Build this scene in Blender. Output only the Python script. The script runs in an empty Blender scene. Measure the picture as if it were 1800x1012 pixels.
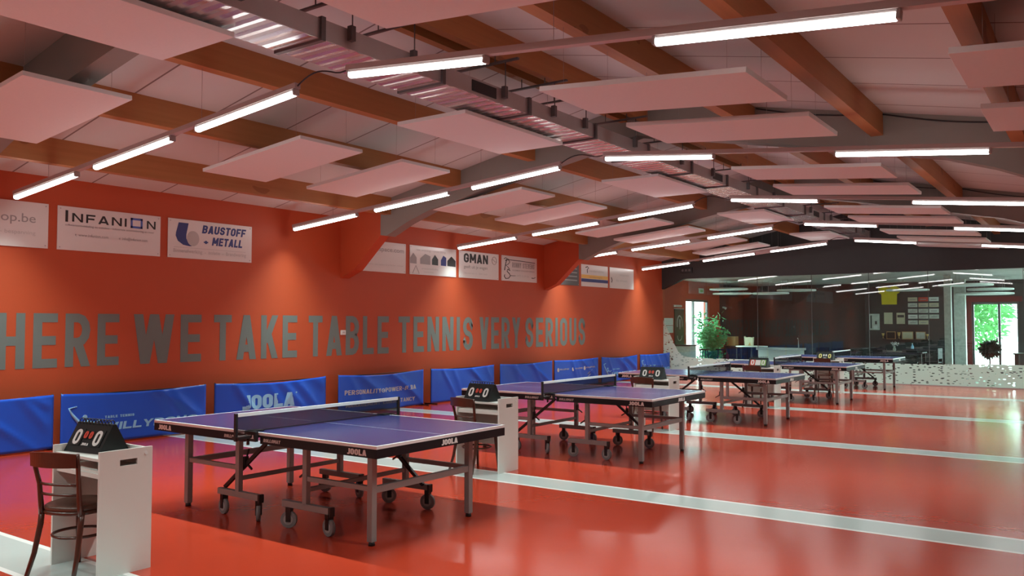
import bpy, bmesh, math, random
from mathutils import Vector, Matrix

random.seed(7)
PI = math.pi
SC = bpy.context.scene
COL = SC.collection

# ---------------------------------------------------------------- camera
cam_d = bpy.data.cameras.new('camera')
cam_d.sensor_fit = 'HORIZONTAL'; cam_d.sensor_width = 36.0
cam_d.lens = 1464.16 / 1800 * 36.0
cam_d.clip_start = 0.05; cam_d.clip_end = 300
cam_o = bpy.data.objects.new('camera', cam_d); COL.objects.link(cam_o)
_yaw, _pitch, _roll = math.radians(35.443), math.radians(2.366), math.radians(0.027)
_f = Vector((-math.sin(_yaw) * math.cos(_pitch), math.cos(_yaw) * math.cos(_pitch), math.sin(_pitch)))
_r = Vector((math.cos(_yaw), math.sin(_yaw), 0)); _u = _r.cross(_f)
_r2 = _r * math.cos(_roll) + _u * math.sin(_roll); _u2 = -_r * math.sin(_roll) + _u * math.cos(_roll)
cam_o.matrix_world = Matrix(((_r2.x, _u2.x, -_f.x, 5.534), (_r2.y, _u2.y, -_f.y, -4.983), (_r2.z, _u2.z, -_f.z, 1.626), (0, 0, 0, 1)))
SC.camera = cam_o

# ---------------------------------------------------------------- world, exposure
W = bpy.data.worlds.new('World'); SC.world = W; W.use_nodes = True
bg = W.node_tree.nodes['Background']
bg.inputs[0].default_value = (0.86, 0.96, 1.0, 1); bg.inputs[1].default_value = 12.0
vs = SC.view_settings
vs.view_transform = 'Standard'; vs.look = 'None'; vs.gamma = 1.0; vs.use_curve_mapping = False
vs.exposure = 0.17
LAMP_W = 38.0          # watts per light tube
TUBE_E = 12.0           # glow of the diffuser itself


# ---------------------------------------------------------------- materials
def mat(name, col, rough=0.6, metal=0.0, spec=0.5, noise=0.0, nscale=6.0, bump=0.0, bscale=60.0, coat=0.0):
    m = bpy.data.materials.new(name); m.use_nodes = True
    nt = m.node_tree; b = nt.nodes['Principled BSDF']
    b.inputs['Base Color'].default_value = (*col, 1); b.inputs['Roughness'].default_value = rough
    b.inputs['Metallic'].default_value = metal; b.inputs['Specular IOR Level'].default_value = spec
    b.inputs['Coat Weight'].default_value = coat; b.inputs['Coat Roughness'].default_value = 0.1
    if noise or bump:
        tc = nt.nodes.new('ShaderNodeTexCoord')
    if noise:
        n = nt.nodes.new('ShaderNodeTexNoise'); n.inputs['Scale'].default_value = nscale; n.inputs['Detail'].default_value = 5
        nt.links.new(tc.outputs['Object'], n.inputs['Vector'])
        mx = nt.nodes.new('ShaderNodeMixRGB'); mx.blend_type = 'MIX'
        mx.inputs[1].default_value = (*[c * (1 - noise) for c in col], 1); mx.inputs[2].default_value = (*[min(1, c * (1 + noise)) for c in col], 1)
        nt.links.new(n.outputs['Fac'], mx.inputs[0]); nt.links.new(mx.outputs[0], b.inputs['Base Color'])
    if bump:
        n2 = nt.nodes.new('ShaderNodeTexNoise'); n2.inputs['Scale'].default_value = bscale
        nt.links.new(tc.outputs['Object'], n2.inputs['Vector'])
        bp = nt.nodes.new('ShaderNodeBump'); bp.inputs['Strength'].default_value = bump; bp.inputs['Distance'].default_value = 0.01
        nt.links.new(n2.outputs['Fac'], bp.inputs['Height']); nt.links.new(bp.outputs[0], b.inputs['Normal'])
    return m


class NT:
    """tiny node helper"""
    def __init__(s, m):
        s.nt = m.node_tree; s.b = s.nt.nodes['Principled BSDF']
        s.tc = s.nt.nodes.new('ShaderNodeTexCoord')
        s.sep = s.nt.nodes.new('ShaderNodeSeparateXYZ'); s.nt.links.new(s.tc.outputs['Object'], s.sep.inputs[0])
    def set(s, sock, v):
        if isinstance(v, (int, float)): sock.default_value = v
        else: s.nt.links.new(v, sock)
    def math(s, op, a, b=0.0, c=0.0):
        n = s.nt.nodes.new('ShaderNodeMath'); n.operation = op
        for i, v in enumerate((a, b, c)): s.set(n.inputs[i], v)
        return n.outputs[0]
    def mix(s, f, a, b):
        n = s.nt.nodes.new('ShaderNodeMixRGB'); s.set(n.inputs[0], f)
        for i, v in ((1, a), (2, b)):
            if isinstance(v, tuple): n.inputs[i].default_value = (*v, 1)
            else: s.nt.links.new(v, n.inputs[i])
        return n.outputs[0]
    def noise(s, scale, detail=4, vec=None):
        n = s.nt.nodes.new('ShaderNodeTexNoise'); n.inputs['Scale'].default_value = scale; n.inputs['Detail'].default_value = detail
        s.nt.links.new(vec or s.tc.outputs['Object'], n.inputs['Vector']); return n.outputs['Fac']
    def scaled(s, v):
        n = s.nt.nodes.new('ShaderNodeMapping'); n.inputs['Scale'].default_value = v
        s.nt.links.new(s.tc.outputs['Object'], n.inputs['Vector']); return n.outputs[0]


RED_FLOOR = (0.43, 0.040, 0.016)


def floor_material():
    m = mat('floor_coating', RED_FLOOR, 0.2, 0, 0.6)
    k = NT(m)
    y = k.sep.outputs['Y']
    # stripes repeat across the hall: grey band edged with white lines
    best = None
    for yc in (-2.19, 2.165, 6.58, 10.98, 15.44):
        d = k.math('ABSOLUTE', k.math('SUBTRACT', y, yc))
        best = d if best is None else k.math('MINIMUM', best, d)
    in_band = k.math('LESS_THAN', best, 0.235)
    in_grey = k.math('LESS_THAN', best, 0.190)
    nf = k.noise(1.3)
    red = k.mix(nf, tuple(c * 0.93 for c in RED_FLOOR), tuple(c * 1.07 for c in RED_FLOOR))
    c = k.mix(in_band, red, (0.85, 0.85, 0.82)); c = k.mix(in_grey, c, (0.52, 0.57, 0.55))
    k.nt.links.new(c, k.b.inputs['Base Color'])
    r = k.math('MULTIPLY_ADD', k.noise(1.1), 0.10, 0.12)
    k.nt.links.new(r, k.b.inputs['Roughness'])
    bp = k.nt.nodes.new('ShaderNodeBump'); bp.inputs['Strength'].default_value = 0.05; bp.inputs['Distance'].default_value = 0.02
    k.nt.links.new(k.noise(5.0), bp.inputs['Height']); k.nt.links.new(bp.outputs[0], k.b.inputs['Normal'])
    return m


def ceiling_material():
    col = (0.62, 0.655, 0.645)
    m = mat('ceiling_sheets', col, 0.75)
    k = NT(m)
    fr = k.math('FRACT', k.math('DIVIDE', k.math('ADD', k.sep.outputs['Y'], 20.0), 1.02))
    line = k.math('LESS_THAN', k.math('ABSOLUTE', k.math('SUBTRACT', fr, 0.5)), 0.011)
    nf = k.noise(0.8)
    c = k.mix(nf, tuple(x * 0.93 for x in col), tuple(min(1, x * 1.05) for x in col))
    c = k.mix(line, c, (0.22, 0.19, 0.18)); k.nt.links.new(c, k.b.inputs['Base Color'])
    return m


def wood_material():
    m = mat('glulam_timber', (0.55, 0.23, 0.08), 0.55)
    k = NT(m)
    n1 = k.noise(1.0, 6, k.scaled((22, 0.8, 22)))
    n2 = k.noise(1.0, 2, k.scaled((3, 1.1, 3)))
    c = k.mix(n1, (0.36, 0.15, 0.048), (0.49, 0.22, 0.075))
    knot = k.math('LESS_THAN', n2, 0.30)
    c = k.mix(k.math('MULTIPLY', knot, 0.55), c, (0.22, 0.07, 0.02)); k.nt.links.new(c, k.b.inputs['Base Color'])
    return m


def tabletop_material():
    m = mat('blue_playing_surface', (0.05, 0.07, 0.33), 0.24, 0, 0.6)
    k = NT(m)
    ax = k.math('ABSOLUTE', k.sep.outputs['X']); ay = k.math('ABSOLUTE', k.sep.outputs['Y'])
    w = k.math('MAXIMUM', k.math('GREATER_THAN', ax, 1.35), k.math('GREATER_THAN', ay, 0.7425))
    w = k.math('MAXIMUM', w, k.math('MULTIPLY', k.math('LESS_THAN', ay, 0.003), 0.6))
    c = k.mix(w, (0.022, 0.030, 0.12), (0.80, 0.80, 0.80)); k.nt.links.new(c, k.b.inputs['Base Color'])
    return m


def see_through(name, tint, gloss, rough=0.02, alpha=None, body=(0.03, 0.03, 0.035)):
    """thin glass (alpha None) or net (alpha = cover)"""
    m = bpy.data.materials.new(name); m.use_nodes = True
    nt = m.node_tree; nt.nodes.clear()
    out = nt.nodes.new('ShaderNodeOutputMaterial'); tr = nt.nodes.new('ShaderNodeBsdfTransparent'); tr.inputs[0].default_value = (*tint, 1)
    mx = nt.nodes.new('ShaderNodeMixShader')
    if alpha is None:
        g = nt.nodes.new('ShaderNodeBsdfGlossy'); g.inputs['Roughness'].default_value = rough
        fr = nt.nodes.new('ShaderNodeFresnel'); fr.inputs['IOR'].default_value = 1.5
        mul = nt.nodes.new('ShaderNodeMath'); mul.operation = 'MULTIPLY'; mul.inputs[1].default_value = gloss
        ge = nt.nodes.new('ShaderNodeNewGeometry'); inv = nt.nodes.new('ShaderNodeMath'); inv.operation = 'SUBTRACT'; inv.inputs[0].default_value = 1.0
        nt.links.new(ge.outputs['Backfacing'], inv.inputs[1]); m2 = nt.nodes.new('ShaderNodeMath'); m2.operation = 'MULTIPLY'
        nt.links.new(fr.outputs[0], mul.inputs[0]); nt.links.new(mul.outputs[0], m2.inputs[0]); nt.links.new(inv.outputs[0], m2.inputs[1]); nt.links.new(m2.outputs[0], mx.inputs[0])
        nt.links.new(tr.outputs[0], mx.inputs[1]); nt.links.new(g.outputs[0], mx.inputs[2])
    else:
        d = nt.nodes.new('ShaderNodeBsdfDiffuse'); d.inputs[0].default_value = (*body, 1)
        mx.inputs[0].default_value = alpha
        nt.links.new(tr.outputs[0], mx.inputs[1]); nt.links.new(d.outputs[0], mx.inputs[2])
    nt.links.new(mx.outputs[0], out.inputs[0])
    return m


def film_material():
    """white frosted film printed with clear flecks"""
    m = bpy.data.materials.new('frosted_film'); m.use_nodes = True
    nt = m.node_tree; b = nt.nodes['Principled BSDF']; out = nt.nodes['Material Output']
    b.inputs['Base Color'].default_value = (0.80, 0.90, 0.84, 1); b.inputs['Roughness'].default_value = 0.3
    tc = nt.nodes.new('ShaderNodeTexCoord'); mp = nt.nodes.new('ShaderNodeMapping')
    mp.inputs['Rotation'].default_value = (0, math.radians(-28), 0); mp.inputs['Scale'].default_value = (8, 1, 21)
    nt.links.new(tc.outputs['Object'], mp.inputs[0])
    v = nt.nodes.new('ShaderNodeTexVoronoi'); v.inputs['Scale'].default_value = 1.0
    nt.links.new(mp.outputs[0], v.inputs['Vector'])
    lt = nt.nodes.new('ShaderNodeMath'); lt.operation = 'LESS_THAN'; lt.inputs[1].default_value = 0.29
    nt.links.new(v.outputs['Distance'], lt.inputs[0])
    tr = nt.nodes.new('ShaderNodeBsdfTransparent')
    tl = nt.nodes.new('ShaderNodeBsdfTranslucent'); tl.inputs[0].default_value = (0.78, 0.88, 0.82, 1)
    m0 = nt.nodes.new('ShaderNodeMixShader'); m0.inputs[0].default_value = 0.45
    nt.links.new(b.outputs[0], m0.inputs[1]); nt.links.new(tl.outputs[0], m0.inputs[2])
    mx = nt.nodes.new('ShaderNodeMixShader')
    nt.links.new(lt.outputs[0], mx.inputs[0]); nt.links.new(m0.outputs[0], mx.inputs[1]); nt.links.new(tr.outputs[0], mx.inputs[2])
    nt.links.new(mx.outputs[0], out.inputs[0])
    return m


def glow(name, col, strength):
    m = bpy.data.materials.new(name); m.use_nodes = True
    nt = m.node_tree; nt.nodes.clear()
    o = nt.nodes.new('ShaderNodeOutputMaterial'); e = nt.nodes.new('ShaderNodeEmission')
    e.inputs[0].default_value = (*col, 1); e.inputs[1].default_value = strength
    nt.links.new(e.outputs[0], o.inputs[0]); return m


RED_WALL = (0.49, 0.076, 0.021)
M = dict(
    floor=floor_material(), ceiling=ceiling_material(), wood=wood_material(), top=tabletop_material(),
    wall=mat('red_wall_paint', RED_WALL, 0.62, noise=0.05, nscale=1.5, bump=0.08, bscale=90),
    white_wall=mat('white_wall_paint', (0.72, 0.70, 0.67), 0.7, noise=0.04),
    beam=mat('grey_frame_paint', (0.25, 0.245, 0.22), 0.7, noise=0.08, nscale=3, bump=0.1),
    black_wall=mat('black_wall_paint', (0.030, 0.033, 0.032), 0.6, noise=0.1),
    dark_floor=mat('dark_tiles', (0.10, 0.10, 0.10), 0.25),
    grey_letter=mat('grey_lettering', (0.155, 0.195, 0.185), 0.45),
    panel=mat('white_felt', (0.74, 0.77, 0.76), 0.95, noise=0.03, nscale=40),
    sign=mat('white_sign_board', (0.74, 0.72, 0.70), 0.25, 0, 0.5),
    black=mat('black_plastic', (0.012, 0.012, 0.013), 0.45),
    black_card=mat('black_card', (0.010, 0.012, 0.012), 0.45, 0, 0.25),
    apron=mat('black_apron', (0.010, 0.010, 0.013), 0.45, 0, 0.25),
    steel=mat('grey_powder_steel', (0.29, 0.285, 0.275), 0.42, 0.1, 0.5),
    dark_steel=mat('black_steel', (0.02, 0.018, 0.018), 0.4, 0.3),
    grey_wheel=mat('grey_wheel_rubber', (0.24, 0.25, 0.25), 0.5),
    hub=mat('pale_grey_plastic', (0.42, 0.42, 0.41), 0.45),
    white=mat('white_melamine', (0.70, 0.69, 0.65), 0.42, noise=0.02),
    white_print=mat('white_print', (0.78, 0.78, 0.76), 0.5),
    grey_print=mat('grey_print', (0.34, 0.33, 0.33), 0.5),
    light_print=mat('faint_grey_print', (0.50, 0.49, 0.48), 0.5),
    black_print=mat('black_print', (0.03, 0.03, 0.03), 0.5),
    navy_print=mat('navy_print', (0.035, 0.05, 0.22), 0.5),
    blue_print=mat('mid_blue_print', (0.10, 0.17, 0.55), 0.5),
    yellow_print=mat('yellow_print', (0.80, 0.50, 0.10), 0.5),
    red_print=mat('red_print', (0.65, 0.06, 0.03), 0.5),
    green_print=mat('green_print', (0.25, 0.50, 0.12), 0.5),
    pale_blue=mat('pale_blue_print', (0.26, 0.58, 0.86), 0.5),
    cloth=mat('blue_barrier_cloth', (0.012, 0.095, 0.62), 0.36, 0, 0.4, noise=0.06, nscale=3),
    net=see_through('net_mesh', (1, 1, 1), 0, alpha=0.52, body=(0.035, 0.035, 0.04)),
    tape=mat('white_net_tape', (0.80, 0.80, 0.78), 0.6),
    brown=mat('dark_bentwood', (0.060, 0.017, 0.009), 0.28, 0, 0.5, noise=0.25, nscale=20, coat=0.3),
    seat=mat('brown_seat_ply', (0.085, 0.036, 0.024), 0.35, noise=0.2, nscale=15),
    galv=mat('galvanised_duct', (0.46, 0.44, 0.44), 0.42, 0.55, 0.5, noise=0.08, nscale=8),
    galv_rib=mat('galvanised_ribs', (0.66, 0.67, 0.67), 0.24, 0.9, 0.5, noise=0.06, nscale=8),
    galv_dark=mat('duct_flange', (0.13, 0.12, 0.12), 0.5, 0.5),
    trunk=mat('trunking_enamel', (0.50, 0.45, 0.44), 0.45),
    diffuser=glow('tube_glow', (1.0, 0.985, 0.96), TUBE_E),
    wire=mat('steel_wire', (0.34, 0.31, 0.30), 0.4, 0.3),
    glass=see_through('clear_glass', (0.90, 0.985, 0.96), 2.6, 0.015),
    film=film_material(),
    seal=mat('glass_joint', (0.10, 0.11, 0.11), 0.4),
    leaf=mat('bamboo_leaf', (0.10, 0.36, 0.15), 0.45, noise=0.35, nscale=9),
    leaf2=mat('tree_leaf', (0.10, 0.30, 0.10), 0.55, noise=0.35, nscale=3),
    dark_leaf=mat('dark_leaf', (0.015, 0.035, 0.02), 0.5),
    bark=mat('bark', (0.09, 0.06, 0.04), 0.8, noise=0.3, nscale=12),
    terracotta=mat('grey_pot', (0.10, 0.10, 0.10), 0.6),
    paving=mat('pale_paving', (0.62, 0.60, 0.56), 0.8, noise=0.08),
    maroon=mat('maroon_frame', (0.16, 0.012, 0.012), 0.5),
    column=mat('pale_column', (0.58, 0.60, 0.55), 0.5, noise=0.35, nscale=14),
    jersey=mat('yellow_jersey', (0.85, 0.62, 0.01), 0.7, noise=0.08, nscale=10),
    tan=mat('tan_card', (0.50, 0.30, 0.12), 0.6),
    cream=mat('cream_paper', (0.62, 0.56, 0.40), 0.6, noise=0.1, nscale=14),
    gold=mat('gold_metal', (0.70, 0.48, 0.16), 0.3, 0.8),
    banner=mat('dark_green_banner', (0.018, 0.045, 0.035), 0.4, noise=0.2, nscale=5),
    white_disc=mat('white_felt_disc', (0.86, 0.90, 0.87), 0.9),
    dark_wood=mat('dark_table_wood', (0.03, 0.02, 0.015), 0.35),
)


# ---------------------------------------------------------------- mesh helpers
class MB:
    def __init__(s): s.bm = bmesh.new()
    def box(s, c, d, rot=None, bev=0.0):
        r = bmesh.ops.create_cube(s.bm, size=1.0); v = r['verts']
        bmesh.ops.scale(s.bm, vec=d, verts=v)
        if bev:
            e = list({e for x in v for e in x.link_edges})
            q = bmesh.ops.bevel(s.bm, geom=e, offset=bev, segments=2, profile=0.5, affect='EDGES', clamp_overlap=True)
            v = q['verts']
        if rot is not None: bmesh.ops.rotate(s.bm, cent=(0, 0, 0), matrix=rot, verts=v)
        bmesh.ops.translate(s.bm, vec=c, verts=v); return s
    def b2(s, x0, x1, y0, y1, z0, z1, bev=0.0):
        return s.box(((x0 + x1) / 2, (y0 + y1) / 2, (z0 + z1) / 2), (x1 - x0, y1 - y0, z1 - z0), None, bev)
    def bar(s, p0, p1, w, h, up=(0, 0, 1), bev=0.0):
        p0, p1 = Vector(p0), Vector(p1); d = p1 - p0; L = d.length; d.normalize()
        up = Vector(up)
        if abs(d.dot(up)) > 0.98: up = Vector((0, 1, 0))
        side = d.cross(up).normalized(); u = side.cross(d)
        rot = Matrix((d, side, u)).transposed()
        return s.box((p0 + p1) / 2, (L, w, h), rot, bev)
    def tube(s, pts, r, seg=8, closed=False):
        pts = [Vector(p) for p in pts]; n = len(pts); rings = []
        rr = r if isinstance(r, (list, tuple)) else [r] * n
        prev = None
        for i, p in enumerate(pts):
            a = pts[(i - 1) % n] if (closed or i > 0) else p; b = pts[(i + 1) % n] if (closed or i < n - 1) else p
            t = (b - a).normalized()
            if prev is None:
                ref = Vector((0, 0, 1)) if abs(t.z) < 0.9 else Vector((1, 0, 0))
                nx = t.cross(ref).normalized()
            else:
                nx = (prev - t * prev.dot(t)).normalized()
            prev = nx; ny = t.cross(nx)
            rings.append([s.bm.verts.new(p + rr[i] * (math.cos(2 * PI * k / seg) * nx + math.sin(2 * PI * k / seg) * ny)) for k in range(seg)])
        m = n if closed else n - 1
        for i in range(m):
            A, B = rings[i], rings[(i + 1) % n]
            for k in range(seg):
                f = s.bm.faces.new((A[k], A[(k + 1) % seg], B[(k + 1) % seg], B[k])); f.smooth = True
        if not closed:
            s.bm.faces.new(rings[0][::-1]); s.bm.faces.new(rings[-1])
        return s
    def cyl(s, p0, p1, r0, r1=None, seg=16):
        return s.tube([p0, p1], [r0, r0 if r1 is None else r1], seg)
    def lathe(s, prof, c=(0, 0, 0), seg=20):
        c = Vector(c); rings = []
        for r, z in prof:
            rings.append([s.bm.verts.new(c + Vector((r * math.cos(2 * PI * k / seg), r * math.sin(2 * PI * k / seg), z))) for k in range(seg)])
        for A, B in zip(rings, rings[1:]):
            for k in range(seg):
                f = s.bm.faces.new((A[k], A[(k + 1) % seg], B[(k + 1) % seg], B[k])); f.smooth = True
        s.bm.faces.new(rings[0][::-1]); s.bm.faces.new(rings[-1]); return s
    def prism(s, pts, depth):
        """closed polygon of 3D points pushed along vector depth"""
        depth = Vector(depth)
        A = [s.bm.verts.new(p) for p in pts]; B = [s.bm.verts.new(Vector(p) + depth) for p in pts]
        n = len(pts)
        s.bm.faces.new(A[::-1]); s.bm.faces.new(B)
        for i in range(n): s.bm.faces.new((A[i], A[(i + 1) % n], B[(i + 1) % n], B[i]))
        return s
    def quad(s, *p):
        s.bm.faces.new([s.bm.verts.new(q) for q in p]); return s
    def build(s, name, m, parent=None, smooth=False):
        if not name.startswith(('lettering', 'brand_print', 'model_print', 'digit')) or not s.bm.faces: bmesh.ops.recalc_face_normals(s.bm, faces=s.bm.faces[:])
        me = bpy.data.meshes.new(name); s.bm.to_mesh(me); s.bm.free()
        if smooth:
            for p in me.polygons: p.use_smooth = True
        me.materials.append(m)
        o = bpy.data.objects.new(name, me); COL.objects.link(o)
        if parent is not None: o.parent = parent
        return o


def tag(o, label=None, cat=None, group=None, kind=None):
    if label: o['label'] = label
    if cat: o['category'] = cat
    if group: o['group'] = group
    if kind: o['kind'] = kind
    return o


def thing(name, label, cat, loc=(0, 0, 0), rz=0.0, group=None):
    o = bpy.data.objects.new(name, None); COL.objects.link(o)
    o.empty_display_size = 0.1
    o.location = loc; o.rotation_euler = (0, 0, rz)
    return tag(o, label, cat, group)


def struct(o, label=None): return tag(o, label, None, None, 'structure')


def kids(o): return [c for c in KIDS.get(o.name, [])]


def copy_tree(o, parent=None):
    c = o.copy(); COL.objects.link(c)
    if parent is not None: c.parent = parent
    for ch in list(o.children): copy_tree(ch, c)
    return c


# ---------------------------------------------------------------- lettering
def arc(cx, cy, rx, ry, a0, a1, n=6):
    return [(cx + rx * math.cos(math.radians(a0 + (a1 - a0) * i / n)), cy + ry * math.sin(math.radians(a0 + (a1 - a0) * i / n))) for i in range(n + 1)]


def glyph(ch, w, t):
    """strokes (('p', polyline) or ('d', x0,y0,x1,y1) slanted bar) of a capital of height 1, width w, stroke t"""
    L, R, B, T, Mi = t / 2, w - t / 2, t / 2, 1 - t / 2, 0.5
    r = min((R - L) / 2, 0.26); cx = w / 2
    dw = t * 1.12
    if ch in 'O0':
        return [('c', arc(R - r, T - r, r, r, 0, 90) + arc(L + r, T - r, r, r, 90, 180) + arc(L + r, B + r, r, r, 180, 270) + arc(R - r, B + r, r, r, 270, 360))]
    if ch == 'U': return [('p', [(L, 1)] + arc(L + r, B + r, r, r, 180, 270) + arc(R - r, B + r, r, r, 270, 360) + [(R, 1)])]
    if ch == 'J': return [('p', [(R, 1)] + arc(R - r, B + r, r, r, 360, 270) + [(0, B)])]
    if ch == 'C': return [('p', [(R, 0.70)] + arc(R - r, T - r, r, r, 0, 90) + arc(L + r, T - r, r, r, 90, 180) + arc(L + r, B + r, r, r, 180, 270) + arc(R - r, B + r, r, r, 270, 360) + [(R, 0.30)])]
    if ch == 'G': return [('p', [(R, 0.70)] + arc(R - r, T - r, r, r, 0, 90) + arc(L + r, T - r, r, r, 90, 180) + arc(L + r, B + r, r, r, 180, 270) + arc(R - r, B + r, r, r, 270, 360) + [(R, 0.46), (cx, 0.46)])]
    if ch == 'S':
        q = (T - B) / 4; rr = min(r, q)
        return [('p', [(R, T - rr - 0.04)] + arc(R - r, T - q, r, q, 0, 90) + arc(L + r, T - q, r, q, 90, 270) + arc(R - r, B + q, r, q, 90, -90) + arc(L + r, B + q, r, q, 270, 180) + [(L, B + rr + 0.04)])]
    if ch == 'H': return [('p', [(L, 0), (L, 1)]), ('p', [(R, 0), (R, 1)]), ('p', [(L, Mi), (R, Mi)])]
    if ch == 'E': return [('p', [(w, T), (L, T), (L, B), (w, B)]), ('p', [(L, Mi), (w * 0.93, Mi)])]
    if ch == 'F': return [('p', [(w, T), (L, T), (L, 0)]), ('p', [(L, Mi - 0.02), (w * 0.9, Mi - 0.02)])]
    if ch == 'L': return [('p', [(L, 1), (L, B), (w, B)])]
    if ch == 'T': return [('p', [(0, T), (w, T)]), ('p', [(cx, 0), (cx, T)])]
    if ch == 'I': return [('p', [(L, 0), (L, 1)])]
    if ch == 'N': return [('p', [(L, 0), (L, 1)]), ('p', [(R, 0), (R, 1)]), ('d', L, 1, R, 0, dw)]
    if ch == 'M': return [('p', [(L, 0), (L, 1)]), ('p', [(R, 0), (R, 1)]), ('d', L, 1, cx, 0.25, dw), ('d', R, 1, cx, 0.25, dw)]
    if ch == 'A': return [('d', L, 0, cx, 1, dw), ('d', R, 0, cx, 1, dw), ('p', [(w * 0.22, 0.25), (w * 0.78, 0.25)])]
    if ch == 'V': return [('d', L, 1, cx, 0, dw), ('d', R, 1, cx, 0, dw)]
    if ch == 'W': return [('d', L, 1, w * 0.28, 0, dw), ('d', w * 0.5, 1, w * 0.28, 0, dw), ('d', w * 0.5, 1, w * 0.72, 0, dw), ('d', R, 1, w * 0.72, 0, dw)]
    if ch == 'Y': return [('d', L, 1, cx, 0.42, dw), ('d', R, 1, cx, 0.42, dw), ('p', [(cx, 0), (cx, 0.5)])]
    if ch == 'K': return [('p', [(L, 0), (L, 1)]), ('d', L + t * .3, 0.36, R, 1, dw), ('d', w * 0.42, 0.60, R, 0, dw)]
    if ch in 'RPBD':
        out = [('p', [(L, 0), (L, 1)])]
        if ch == 'D': return out + [('p', [(L, T), (R - r, T)] + arc(R - r, T - r, r, r, 90, 0) + arc(R - r, B + r, r, r, 0, -90) + [(L, B)])]
        m2 = 0.46 if ch in 'RP' else 0.52; q = (T - m2) / 2; rx = min(r, q)
        out.append(('p', [(L, T), (R - rx, T)] + arc(R - rx, T - q, rx, q, 90, -90) + [(L, m2)]))
        if ch == 'R': out.append(('d', w * 0.5, m2, R, 0, dw))
        if ch == 'B':
            q2 = (m2 - B) / 2; out.append(('p', [(L, m2), (R - rx, m2)] + arc(R - rx, B + q2, rx, q2, 90, -90) + [(L, B)]))
        return out
    if ch == '+': return [('p', [(0, 0.4), (w, 0.4)]), ('p', [(cx, 0.4 - w / 2), (cx, 0.4 + w / 2)])]
    if ch == '-': return [('p', [(0, .42), (w, .42)])]
    if ch == '.': return [('p', [(0, t / 2), (w, t / 2)])]
    if ch == '@': return [('c', arc(cx, .45, cx - L, .45 - B, 0, 360, 16)[:-1]), ('p', [(cx - .04, .45), (R, .45)])]
    return []


WIDTH = {'I': None, 'W': 1.62, 'M': 1.28, ' ': 0.62, 'N': 1.06, 'A': 1.08, '+': 0.8, '-': .6, '.': .35, '@': 1.5, 'L': 0.86, 'J': 0.72, 'F': 0.92, 'E': 0.92, 'T': 0.95}


def gw(ch, w, t):
    k = WIDTH.get(ch, 1.0)
    return t if k is None else w * k


def text_w(s, w, t, sp): return sum(gw(c, w, t) + sp for c in s) - sp


def stroke_text(mb, s, o, u, v, h, w=0.5, t=0.16, sp=0.1, depth0=0.003, shear=0.0, fit=None, warp=None):
    """o: lower start corner, u/v: axes, h: height; fit: total length along u"""
    o, u, v = Vector(o), Vector(u).normalized(), Vector(v).normalized(); nrm = u.cross(v)
    sx = h if fit is None else fit / text_w(s, w, t, sp)
    def P(x, y, d):
        p = o + u * (x * sx + shear * y * h) + v * (y * h)
        if warp: p = warp(p)
        return p + nrm * d
    cnt = [0]
    def prism2(poly):
        area = sum(poly[i - 1][0] * poly[i][1] - poly[i][0] * poly[i - 1][1] for i in range(len(poly)))
        if area < 0: poly = poly[::-1]
        cnt[0] = (cnt[0] + 1) % 5; depth = depth0 + cnt[0] * .00012
        A = [mb.bm.verts.new(P(x, y, 0)) for x, y in poly]; B = [mb.bm.verts.new(P(x, y, depth)) for x, y in poly]
        n = len(poly)
        try:
            mb.bm.faces.new(B)
            for i in range(n): mb.bm.faces.new((A[i], A[(i + 1) % n], B[(i + 1) % n], B[i]))
        except ValueError: pass
    x = 0.0
    for ch in s:
        g = gw(ch, w, t)
        for st in glyph(ch, g, t):
            if st[0] == 'd':
                _, x0, y0, x1, y1, dw = st
                prism2([(x + x0 - dw / 2, y0), (x + x0 + dw / 2, y0), (x + x1 + dw / 2, y1), (x + x1 - dw / 2, y1)])
                continue
            pl = st[1]; closed = st[0] == 'c'
            clean = [pl[0]]
            for p in pl[1:]:
                if (p[0] - clean[-1][0]) ** 2 + (p[1] - clean[-1][1]) ** 2 > 1e-6: clean.append(p)
            if closed and (clean[0][0] - clean[-1][0]) ** 2 + (clean[0][1] - clean[-1][1]) ** 2 < 1e-6: clean.pop()
            pl = clean; n = len(pl); Ls, Rs = [], []
            for i in range(n):
                a = pl[(i - 1) % n] if (closed or i > 0) else None; b = pl[(i + 1) % n] if (closed or i < n - 1) else None
                def nr(p, q):
                    dx, dy = q[0] - p[0], q[1] - p[1]; l = math.hypot(dx, dy); return (-dy / l, dx / l)
                if a is None: nx, ny = nr(pl[i], b); k = 1
                elif b is None: nx, ny = nr(a, pl[i]); k = 1
                else:
                    n1, n2 = nr(a, pl[i]), nr(pl[i], b); nx, ny = n1[0] + n2[0], n1[1] + n2[1]; l = math.hypot(nx, ny) or 1
                    nx, ny = nx / l, ny / l; k = min(1.6, 1 / max(0.3, nx * n1[0] + ny * n1[1]))
                Ls.append((x + pl[i][0] + nx * t / 2 * k, pl[i][1] + ny * t / 2 * k)); Rs.append((x + pl[i][0] - nx * t / 2 * k, pl[i][1] - ny * t / 2 * k))
            for i in range(n if closed else n - 1):
                j = (i + 1) % n
                prism2([Rs[i], Rs[j], Ls[j], Ls[i]])
        x += g + sp
    return x * sx


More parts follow.
